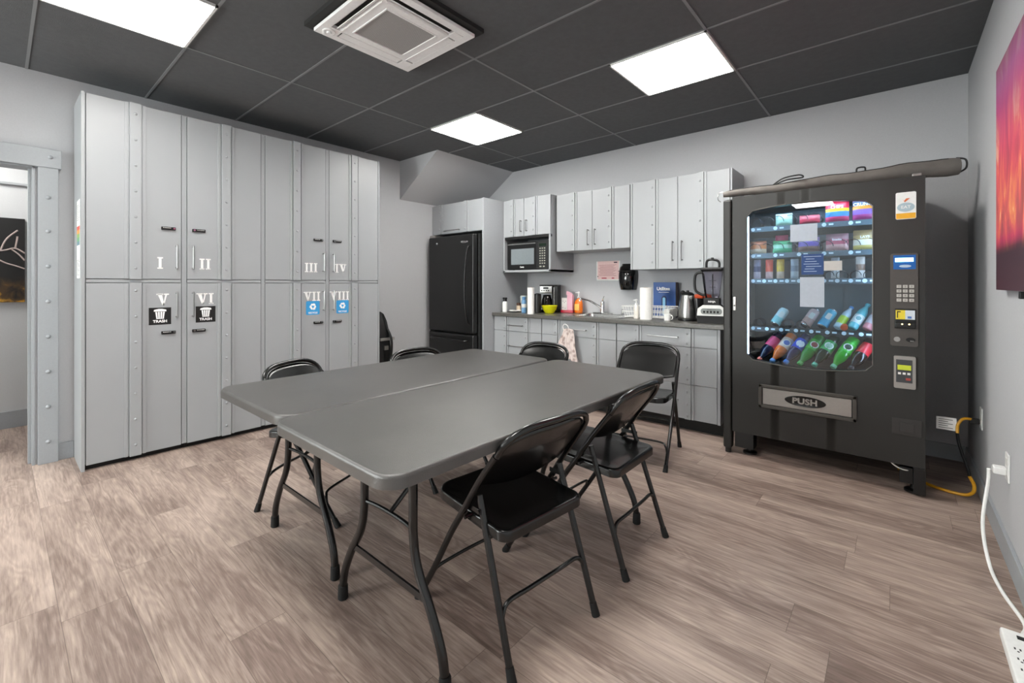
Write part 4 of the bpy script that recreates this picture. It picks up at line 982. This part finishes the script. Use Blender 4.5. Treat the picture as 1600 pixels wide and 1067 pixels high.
mb.use(mat('sticker blue grey', 'a9bfc9', .4)).prism(ellipse(.048, 1.640, .038, .026, 24), .0008, off=(0, VYF-.0018, 0)); mb.use(mat('sticker leaf', 'd06a3c', .4)).prism([(.044, 1.668), (.066, 1.690), (.050, 1.690), (.040, 1.676), (.032, 1.688)], .0008, off=(0, VYF-.0018, 0))
mb.use(M_white); add_text(mb, 'EAT', .024, facing_y(.048, VYF-.0026, 1.64), bold=.0004); V(mb, 'round_fruit_sticker', None, door)
mb = MB(); mb.box(-.012, .116, VYF-.004, VYF, .338, .430, .003); mb.box(.020, .085, VYF-.008, VYF-.003, .354, .408, .003); V(mb, 'coin_cup', mat('coin cup grey', '343231', .35), door)
mb = MB(); mb.box(-.862, -.842, VYF-.008, VYF, 1.015, 1.112, .004); V(mb, 'door_lock', M_silver, door)
mb = MB(); mb.cyl((-.852, VYF-.009, 1.05), (-.852, VYF-.0085, 1.05), .006, seg=12); V(mb, 'keyhole', M_black, door)
# delivery flap
fx0, fx1, fz0, fz1 = -.702, -.172, .366, .524
mb = MB(); wd = .022
for q in ((fx0, fx1, fz0, fz0+wd), (fx0, fx1, fz1-wd, fz1), (fx0, fx0+wd, fz0, fz1), (fx1-wd, fx1, fz0, fz1)): mb.box(q[0], q[1], VYF-.014, VYF, q[2], q[3], .004)
fl = V(mb, 'flap_frame', mat('flap frame grey', '4e4b47', .35, metal=.4), door)
mb = MB(); mb.box(fx0+wd+.004, fx1-wd-.004, VYF-.006, VYF, fz0+wd+.004, fz1-wd-.004, .001); V(mb, 'delivery_flap', M_silver, fl)
mb = MB(); cx, cz = (fx0+fx1)/2-.0, (fz0+fz1)/2
M = facing_y(cx, VYF-.006, cz) @ Matrix.Diagonal((1, .31, 1, 1))
mb.lathe([(.112, 0), (.110, .004), (.10, .006), (.085, .004), (.0001, .003)], M=M, seg=40); V(mb, 'push_oval', mat('oval black gloss', '0b0b0b', .15), fl)
mb = MB(); add_text(mb, 'PUSH', .050, facing_y(cx, VYF-.013, cz), depth=.003, bold=.0015, sx=1.15); V(mb, 'push_lettering', M_silver, fl)
# feet
mb = MB(); mb.box(.080, .132, 3.385, 3.43, .015, .165, .004); mb.lathe([(.045, 0), (.045, .012), (.02, .02), (.012, .05)], c=(.085, 3.47, 0)); mb.box(.02, .08, 3.40, 3.50, .06, .15, .004); V(mb, 'leveling_foot', M_black)
mb = MB(); mb.lathe([(.045, 0), (.045, .012), (.02, .02), (.012, .15)], c=(-.78, 3.50, 0)); mb.box(-.86, -.74, 3.42, 3.52, .05, .165, .004); V(mb, 'leveling_foot', M_black)
for x in (-.80, .05): mb = MB(); mb.lathe([(.045, 0), (.045, .012), (.02, .02), (.012, .15)], c=(x, 4.1, 0)); V(mb, 'leveling_foot', M_black)
mb = MB(); mb.tube(smooth_path([(-.02, 3.40, .168), (.01, 3.395, .145), (.05, 3.40, .135), (.09, 3.42, .145)], 5), .004, 6); V(mb, 'dangling_wire', mat('pale wire', 'b9b7b2', .5))
mb = MB(); mb.box(.075, .115, 3.395, 3.43, 1.812, 1.828, .004); V(mb, 'top_latch', M_silver)

# sheets on the glass, with reflections painted as pale rectangles
yg = VYF+.0150
def sheet(name, label, x0, x1, z0, z1, m, ink=None, lines=0, cat='notice'):
    mb = MB(); mb.use(m).box(x0, x1, yg, yg+.0006, z0, z1)
    if ink:
        mb.use(ink)
        for k in range(lines):
            z = z1-.014-k*(z1-z0-.02)/lines; mb.box(x0+.012+(k*5 % 3)*.006, x1-.012-(k*7 % 4)*.012, yg-.0004, yg, z-.003, z)
    tag(mb.build(name, smooth=False), label, cat)
sheet('glass_notice_and_reflection', 'painted pale reflection on the vending machine glass between the first and second rails', -.520, -.372, 1.477, 1.588, mat('reflection pale', 'aab3be', .8))  # flat pale rectangle stands in for a reflection on the glass
sheet('glass_notice_and_reflection', 'dark blue printed sheet on the vending machine glass', -.458, -.340, 1.262, 1.393, mat('sheet blue', '1d3f73', .6), mat('sheet ink pale', 'a8bcd6', .6), 7)
sheet('glass_tag', 'small white card on the vending machine glass right of the blue sheet', -.338, -.246, 1.286, 1.345, mat('card pale', 'b9b8b4', .7), cat='card')
sheet('glass_notice_and_reflection', 'large painted pale reflection on the vending machine glass below the blue sheet', -.466, -.336, 1.054, 1.245, mat('reflection pale', 'aab3be', .8))  # second reflection put in as a flat bluish pale rectangle

# ---- products
def snack(label, x, z, wdt, hgt, cols, cat='snack bag', group=None, name='snack_bag', txt=None, y=None, thick=.022, tilt=-.08):
    t = thing(name, label, cat, (x, (y or YR+.035), z), rot=(tilt, 0, 0), group=group)
    mb = MB()
    for c in cols: mb.use(c)
    nu, nv = 10, 14
    for s in (-1, 1):
        vs = [];
        for j in range(nv+1):
            for i in range(nu+1):
                u, v = i/nu, j/nv; e = (1-abs(2*u-1)**3)*(1-abs(2*v-1)**4)
                vs.append(((u-.5)*wdt*(1-.05*e), s*(thick*e+.0006)+.0015*math.sin(u*19+v*11)*e, v*hgt))
        v_ = [mb.bm.verts.new(p) for p in vs]
        for j in range(nv):
            mi = min(int((j+.5)/nv*len(cols)), len(cols)-1)
            for i in range(nu):
                f = mb.bm.faces.new([v_[j*(nu+1)+i], v_[j*(nu+1)+i+1], v_[(j+1)*(nu+1)+i+1], v_[(j+1)*(nu+1)+i]]); f.material_index = mi
    mb.build('bag' if name == 'snack_bag' else 'wrapper', None, t, weld=False)
    if txt:
        mb = MB(); add_text(mb, txt, hgt*.17, facing_y(0, -thick-.002, hgt*.62), bold=.0004); mb.build('printing', M_whitevinyl, t)
    return t
def pm(h): return mat('pack '+h, h, .3)
S = snack
S('pale green crisp packet on the top tray behind a spiral', -.585, 1.607, .10, .085, [pm('9fc7b0'), pm('c5dfd0')])
S('red packet lying low on the top tray, middle slot', -.435, 1.607, .115, .060, [pm('c22040'), pm('d86a74')])
S('tall red, blue and yellow snack bag on the top tray, fourth slot', -.285, 1.607, .125, .150, [pm('d4356a'), pm('3f7fc9'), pm('ecc52e'), pm('cf2a44'), pm('b01c34')], txt='CHIPS')
S('tall purple and orange snack bag on the top tray at the right end', -.145, 1.607, .120, .155, [pm('b0407f'), pm('8a5fae'), pm('ef9a3a'), pm('3c4f6c'), pm('b8306a')], txt='CRUNCH')
S('orange and cream snack bag on the second tray, left end', -.745, 1.419, .105, .090, [pm('e8c8a8'), pm('e2834a'), pm('c9754e')])
S('green snack bag on the second tray, next to the orange one', -.595, 1.419, .115, .085, [pm('5cc48c'), pm('a8dcbc'), pm('3fa96c')])
S('blue and red packet standing behind the green snack bag', -.610, 1.425, .08, .125, [pm('2f55a8'), pm('2f55a8'), pm('c23a5c')], y=YR+.10)
S('purple and brown snack bag on the second tray, middle slot', -.440, 1.419, .120, .098, [pm('8a5f54'), pm('7a5fb8'), pm('a58fd6')])
S('pink and red snack bag on the second tray, fourth slot', -.285, 1.419, .120, .112, [pm('d8a09c'), pm('c25a6c'), pm('b8838a')], txt='Snacks')
S('golden beige snack bag on the second tray, right end', -.142, 1.419, .120, .125, [pm('d9c06a'), pm('efe6cf'), pm('c9a96c'), pm('a98a5c')], txt='LAYS')
def bar(label, x, cols): S(label, x, 1.240, .046, .135, cols, cat='chocolate bar', name='candy_bar', thick=.010, tilt=-.05)
bar('dark purple and silver bar on the third tray, left end', -.752, [pm('c9b8c4'), pm('4d4a6c'), pm('8f8ba5')])
bar('red and orange bar on the third tray', -.675, [pm('cfa09c'), pm('e2502c'), pm('d6432c')])
bar('yellow bar on the third tray', -.606, [pm('d8b49c'), pm('e8b83a'), pm('d9a93c')])
bar('silver white bar on the third tray, just left of the blue sheet', -.522, [pm('b9bec4'), pm('8b8f9c'), pm('a9aeb8')])
bar('small white bar on the third tray under the white card', -.295, [pm('e2e2e0'), pm('b8bcc0')])
bar('brown and white bar alone near the right end of the third tray', -.165, [pm('ddd3cc'), pm('8a6a58'), pm('c9bcb2')])
def aim(v):
    return Vector(v).to_track_quat('Z', 'Y')
def viewer_angle(qt, loc):
    v = qt.inverted() @ (Vector((-.1, -.2, 1.3))-Vector(loc)); return math.atan2(v.y, v.x)
def can(label, x, c1, c2, zb=.903):
    loc = (x-.012, YR+.040, zb+.012); qt = aim((.055, .07, .105))
    t = thing('drink_can', label, 'drink can', loc, rot=qt.to_euler(), group=None)
    mb = MB(); mb.use(M_steel).lathe([(.0001, .004), (.022, .002), (.024, 0), (.028, .006)]); mb.use(c1).lathe([(.028, .006), (.032, .014), (.032, .06)]); mb.use(c2).lathe([(.032, .06), (.032, .122), (.027, .134)]); mb.use(M_steel).lathe([(.027, .134), (.027, .139), (.022, .137), (.0001, .136)])
    mb.build('can_body', None, t)
    M = Matrix.Rotation(viewer_angle(qt, loc)+PI/2, 4, 'Z')
    mb = MB(); mb.prism(rrect(-.014, .014, .055, .10, .006), .001, off=(0, -.033, 0), M=M); mb.build('printed_label', pm('e8e4dc'), t)
def P(h, r=.15, tr=0): return mat('drink '+h, h, r, trans=tr, coat=.3)
can('pale teal can lying back on the fourth tray, leftmost', -.632, pm('8fd0d2'), pm('cfe8e8'))
can('pale pink can lying back on the fourth tray', -.452, pm('b98f84'), pm('d9b8b2'))
can('bright blue can lying back on the fourth tray', -.358, pm('3aa2c8'), pm('5cc0dc'))
def bottle(label, x, y, z, v, liquid, cap, lab, lab2=None, s=1.0, txt=None):
    qt = aim(v); loc = (x, y, z)
    t = thing('drink_bottle', label, 'drink bottle', loc, rot=qt.to_euler())
    pr = [(.0001, .004), (.022, .0), (.031, .006), (.0325, .03), (.0305, .05), (.0305, .115), (.0325, .135), (.030, .158), (.020, .186), (.0135, .200), (.0125, .214)]
    lathe_obj([(r*s, q*s) for r, q in pr], 22).build('bottle_body', liquid, t)
    lathe_obj([(.0150*s, .213*s), (.0155*s, .216*s), (.0155*s, .230*s), (.013*s, .2325*s), (.0001, .2325*s)], 18).build('cap', cap, t)
    mb = MB(); mb.use(lab).lathe([(.0330*s, .045*s), (.0330*s, .118*s)], seg=22); mb.build('label', None, t)
    if lab2:
        mb = MB(); M = Matrix.Rotation(viewer_angle(qt, loc)+PI/2, 4, 'Z') @ Matrix.Translation((0, -.0325*s, .084*s)) @ Matrix.Rotation(PI/2, 4, 'X')
        mb.use(pm('f0eee8')).lathe([(.023*s, 0), (.0001, .0012)], M=M, seg=18); mb.use(lab2).lathe([(.017*s, .0008), (.0001, .0022)], M=M, seg=18); mb.build('label_roundel', None, t)
    return t
Y4 = YR+.03
bottle('clear water bottle with a lime label and blue cap on the fourth tray', -.285, Y4, .912, (.055, .07, .105), P('b9ccd6'), pm('3f8fd6'), pm('b8d23a'), s=.78)
bottle('teal drink bottle with a white label on the fourth tray', -.210, Y4, .914, (.055, .07, .105), P('5cb4bc'), pm('58b8c4'), pm('d4dcda'), pm('6a9ca0'), s=.88)
bottle('pink drink bottle at the right end of the fourth tray', -.135, Y4, .914, (.055, .07, .105), P('cf7f84'), pm('d9d4d6'), pm('b9aeb4'), s=.85)
t = thing('drink_bottle', 'orange cap of a bottle lying deeper on the fourth tray', 'drink bottle', (-.247, Y4-.018, .918), rot=(-1.2, 0, 0)); lathe_obj([(.0001, 0), (.019, .001), (.02, .02), (.018, .03), (.0001, .03)]).build('cap', pm('e0582c'), t)
# bottom row: caps towards the glass, bottles rising to the back
def low(label, x, liquid, cap, lab, lab2=None, s=1.0):
    # cap low at the front left, base high at the back right
    v = Vector((-.088, -.125, -.15)).normalized(); s = 1.09; p = Vector((x+.015, 3.475, .668))-v*.2325*s
    return bottle(label, p.x, p.y, p.z, v, liquid, cap, lab, lab2, s)
X = [-.735, -.655, -.575, -.495, -.415, -.315, -.225, -.125]
low('dark bottle with a pink and red label and red cap, first in the bottom row', X[0], P('1b2038'), pm('e2705c'), pm('e2587c'))
low('bright orange soda bottle with a blue cap in the bottom row', X[1], P('ee7020'), pm('8ab4e4'), pm('e8ccb8'), pm('4a68b0'), 1.12)
low('blue soda bottle with a round red and white emblem in the bottom row', X[2], P('101c4c'), pm('4f8fe0'), pm('1f4fd0'), pm('dfe2ea'), 1.12)
low('green soda bottle with a red roundel, left of three green ones', X[3], P('1f8f2c'), pm('4fc45c'), pm('3fae3a'), pm('8f2f2a'), 1.12)
low('green-labelled bottle of dark soda, middle of three green ones', X[4], P('14301c'), pm('6fc8a0'), pm('2fb054'), pm('9fc8a8'), 1.1)
low('vivid green soda bottle with a black lettered label, right of three green ones', X[5], P('2cb82c'), pm('7fd8a4'), pm('45cc3a'), pm('22402c'), 1.12)
low('dark cola bottle with a red label in the bottom row', X[6], P('180c0c'), pm('2a2a30'), pm('d81f30'))
low('rosy drink bottle with a pale label at the right end of the bottom row', X[7], P('b06a62'), pm('f0806c'), pm('c9b4b8'))

# long carrying bag on top of the machine
t = thing('long_roll_bag', 'long grey zipped tube bag lying along the top of the vending machine', 'bag', (-.35, 3.60, 1.88))
A = Vector((-.935+.35, 3.41-3.60, 1.842-1.88)); Bv = Vector((.285+.35, 3.72-3.60, 1.902-1.88))
mg = mat('grey bag cloth', '6f6a65', .7, bump=.4, bscale=50, var=.12, vscale=12)
pts = []; rr = []
for k in range(29):
    f = k/28; p = A.lerp(Bv, f); p.z += .004*math.sin(f*17); pts.append(p); rr.append((.022+.030*min(1, f*1.25))*(1+.04*math.sin(f*41)))
rr[0] *= .8; rr[-1] *= .96
mb = MB(); mb.tube(pts, rr, 20); mb.build('bag_tube', mg, t)
mb = MB(); dirv = (Bv-A).normalized(); mb.tube([p+Vector((0, -r*.55, r*.84)) for p, r in zip(pts[1:-1], rr[1:-1])], .003, 6); mb.build('zip', M_blacks, t)
mb = MB(); mb.tube(smooth_path([Bv+Vector((-.01, -.01, .045)), Bv+Vector((.03, -.01, .03)), Bv+Vector((.032, -.01, -.02)), Bv+Vector((-.005, -.01, -.045))], 6), .005, 8); mb.build('end_loop', M_blacks, t)
mb = MB(); mb.tube(smooth_path([A+Vector((.0, 0, .02)), A+Vector((-.03, 0, .01)), A+Vector((-.035, 0, -.03)), A+Vector((-.015, 0, -.05))], 6), .003, 8); mb.build('end_ring', M_steel, t)
mb = MB(); c = A.lerp(Bv, .33); mb.tube(smooth_path([c+Vector((-.10, -.03, .02)), c+Vector((-.04, -.035, .055)), c+Vector((.05, -.03, .065)), c+Vector((.07, -.03, .045)), c+Vector((-.02, -.035, .042)), c+Vector((-.09, -.03, .02))], 6), .005, 8)
c = A.lerp(Bv, .63); mb.tube(smooth_path([c+Vector((-.02, 0, .04)), c+Vector((-.015, 0, .065)), c+Vector((.02, 0, .065)), c+Vector((.025, 0, .045))], 5), .005, 8); mb.build('carry_strap', M_blacks, t)

# ================================================================ RIGHT WALL
t = thing('fire_canvas', 'large unframed canvas print of glowing pink and orange campfire embers on the right wall', 'picture', (XR-.002, 2.25, 1.66))
m = bpy.data.materials.new('printed fire picture'); m.use_nodes = True; nt = m.node_tree; NN = nt.nodes; LL = nt.links
tc = NN.new('ShaderNodeTexCoord'); sp = NN.new('ShaderNodeSeparateXYZ'); LL.new(tc.outputs['Object'], sp.inputs[0])
mp = NN.new('ShaderNodeMapping'); mp.inputs['Scale'].default_value = (1, 2.2, .9); LL.new(tc.outputs['Object'], mp.inputs[0])
nz = NN.new('ShaderNodeTexNoise'); nz.inputs['Scale'].default_value = 3.2; nz.inputs['Detail'].default_value = 5; nz.inputs['Distortion'].default_value = 1.2; LL.new(mp.outputs[0], nz.inputs['Vector'])
r1 = NN.new('ShaderNodeMapRange'); r1.inputs['From Min'].default_value = -.52; r1.inputs['From Max'].default_value = .52; LL.new(sp.outputs['Z'], r1.inputs['Value'])
g = NN.new('ShaderNodeValToRGB'); LL.new(r1.outputs[0], g.inputs[0]); e = g.color_ramp.elements
e[0].position = 0; e[0].color = lin('46202c'); e[1].position = 1; e[1].color = lin('6a3a58')
for p, c in ((.20, '3a1420'), (.24, 'c02858'), (.32, 'f08848'), (.48, 'e2564c'), (.62, 'd8486a'), (.78, 'a83a78'), (.88, '96508a')): q = e.new(p); q.color = lin(c)
h = NN.new('ShaderNodeValToRGB'); LL.new(nz.outputs['Fac'], h.inputs[0]); e = h.color_ramp.elements
e[0].position = .36; e[0].color = lin('8a2a50'); e[1].position = .68; e[1].color = lin('ffe6b8'); q = e.new(.5); q.color = lin('dc5068'); q = e.new(.6); q.color = lin('f09060')
win = NN.new('ShaderNodeValToRGB'); LL.new(r1.outputs[0], win.inputs[0]); e = win.color_ramp.elements
e[0].position = .18; e[0].color = (0, 0, 0, 1); e[1].position = .8; e[1].color = (.12, .12, .12, 1); q = e.new(.3); q.color = (.75, .75, .75, 1); q = e.new(.5); q.color = (.6, .6, .6, 1)
mx = NN.new('ShaderNodeMix'); mx.data_type = 'RGBA'; LL.new(win.outputs[0], mx.inputs[0]); LL.new(g.outputs[0], mx.inputs[6]); LL.new(h.outputs[0], mx.inputs[7])
LL.new(mx.outputs[2], NN['Principled BSDF'].inputs[0]); NN['Principled BSDF'].inputs['Roughness'].default_value = .6
mb = MB(); mb.box(-.030, 0, -.68, .665, -.485, .49, .002); mb.build('canvas', m, t)
mb = MB(); mb.box(-.022, 0, .22, .25, -.515, -.487, .002); mb.build('hanging_bracket', M_black, t)
def outlet(name, label, y, z):
    t = thing(name, label, 'outlet', (XR-.001, y, z))
    mb = MB(); mb.box(-.006, 0, -.037, .037, -.06, .06, .002); mb.build('cover_plate', M_white, t)
    mb = MB(); mb.box(-.008, -.006, -.017, .017, .010, .040, .003); mb.box(-.008, -.006, -.017, .017, -.040, -.010, .003); mb.build('sockets', mat('outlet ivory', 'dcdcd8', .4), t)
    return t
outlet('wall_outlet', 'white wall outlet low on the right wall with the white cord plugged in', 2.865, .405)
outlet('wall_outlet', 'white wall outlet in the corner shadow beside the vending machine', 3.64, .44)
t = thing('power_bar', 'white power bar on the floor at the bottom right, corded to the white outlet', 'power bar', (.315, 2.02, 0), .0)
mb = MB(); mb.box(-.045, .052, -.20, .215, 0, .036, .008); mb.build('bar_body', M_white, t)
mb = MB()
for r in range(6):
    for c in (-.018, .022):
        y = .10-r*.052
        mb.box(c-.008, c-.004, y, y+.010, .0355, .0366); mb.box(c+.004, c+.008, y, y+.010, .0355, .0366); mb.cyl((c, y-.008, .0355), (c, y-.008, .0366), .003, seg=8)
mb.box(-.010, .022, .165, .185, .0355, .038, .001); mb.build('socket_slots', M_black, t)
mb = MB(); mb.tube(smooth_path([(XR-.06-.315, 2.865-2.02, .385), (XR-.062-.315, 2.86-2.02, .33), (XR-.085-.315, 2.80-2.02, .16), (XR-.075-.315, 2.72-2.02, .03), (XR-.06-.315, 2.55-2.02, .008), (XR-.03-.315, 2.36-2.02, .008), (XR-.045-.315, 2.27-2.02, .014), (0, .21, .02)], 8), .0065, 10); mb.build('cord', M_white, t)
mb = MB(); mb.box(XR-.05-.315, XR-.0085-.315, 2.845-2.02, 2.885-2.02, .372, .404, .006); mb.build('plug', M_white, t)
t = thing('extension_cord', 'yellow and black extension cord with a paper tag hanging from the corner outlet', 'cord', (.30, 3.60, 0))
q = lambda *P: [(a-.30, b-3.60, c) for a, b, c in P]
My = mat('yellow cord jacket', 'e0a21c', .4)
mb = MB(); mb.tube(smooth_path(q((XR-.035, 3.64, .42), (.325, 3.63, .43), (.295, 3.62, .425), (.275, 3.61, .39), (.272, 3.60, .345)), 6), .0075, 10); mb.build('upper_cord', My, t)
mb = MB(); mb.tube(smooth_path(q((.272, 3.60, .345), (.278, 3.60, .29), (.295, 3.60, .22), (.315, 3.595, .15), (.32, 3.59, .115)), 6), .0075, 10); mb.build('taped_cord', M_black, t)
mb = MB(); mb.tube(smooth_path(q((.32, 3.59, .115), (.338, 3.585, .07), (.33, 3.57, .03), (.28, 3.56, .012), (.15, 3.62, .010), (.02, 3.80, .010)), 8), .0085, 10); mb.build('floor_cord', My, t)
mb = MB(); mb.box(.325-.30, XR-.009-.30, .025, .055, .405, .435, .006); mb.build('plug', M_black, t)
mb = MB(); mb.use(M_paper).box(.185-.30, .270-.30, .012, .0128, .352, .425, 0); mb.use(mat('tag ink', '8a8a88', .8))
for k in range(5): mb.box(.195-.30, .255-.30-(k % 2)*.02, .0114, .012, .362+k*.012, .366+k*.012)
mb.build('paper_tag', None, t)

# ================================================================ HALLWAY PICTURE
t = thing('antler_picture', 'dark picture of pale antlers over yellow foliage on the hallway wall beyond the doorway', 'picture', (-5.598, -.32, 1.40))
m = bpy.data.materials.new('dark foliage print'); m.use_nodes = True; nt = m.node_tree; NN = nt.nodes; LL = nt.links
tc = NN.new('ShaderNodeTexCoord'); sp = NN.new('ShaderNodeSeparateXYZ'); LL.new(tc.outputs['Object'], sp.inputs[0])
nz = NN.new('ShaderNodeTexNoise'); nz.inputs['Scale'].default_value = 9; nz.inputs['Detail'].default_value = 5; nz.inputs['Distortion'].default_value = 1; LL.new(tc.outputs['Object'], nz.inputs['Vector'])
r1 = NN.new('ShaderNodeMapRange'); r1.inputs['From Min'].default_value = -.0; r1.inputs['From Max'].default_value = -.28; LL.new(sp.outputs['Z'], r1.inputs['Value'])
mu = NN.new('ShaderNodeMath'); mu.operation = 'MULTIPLY'; LL.new(nz.outputs['Fac'], mu.inputs[0]); LL.new(r1.outputs[0], mu.inputs[1])
h = NN.new('ShaderNodeValToRGB'); LL.new(mu.outputs[0], h.inputs[0]); e = h.color_ramp.elements; e[0].position = .3; e[0].color = lin('0c0b0b'); e[1].position = .62; e[1].color = lin('c89420'); q2 = e.new(.48); q2.color = lin('4a3416')
LL.new(h.outputs[0], NN['Principled BSDF'].inputs[0])
mb = MB(); mb.box(0, .03, -.48, .475, -.35, .35, .002); mb.build('canvas', m, t)
mb = MB()
for pts in ([(.031, .30, .07), (.031, .36, .08), (.031, .42, .10), (.031, .475, .06)], [(.031, .34, .08), (.031, .37, .17), (.031, .42, .235), (.031, .435, .25)], [(.031, .42, .095), (.031, .43, .17), (.031, .432, .20)], [(.031, .30, .03), (.031, .36, -.02), (.031, .43, -.05), (.031, .474, -.07)], [(.031, .40, .09), (.031, .44, .05), (.031, .474, .0)], [(.031, .1, .05), (.031, .2, .09), (.031, .3, .07)]):
    mb.tube(smooth_path(pts, 5), .006, 6)
mb.build('antlers', mat('antler pale', 'b8a8a4', .6), t)
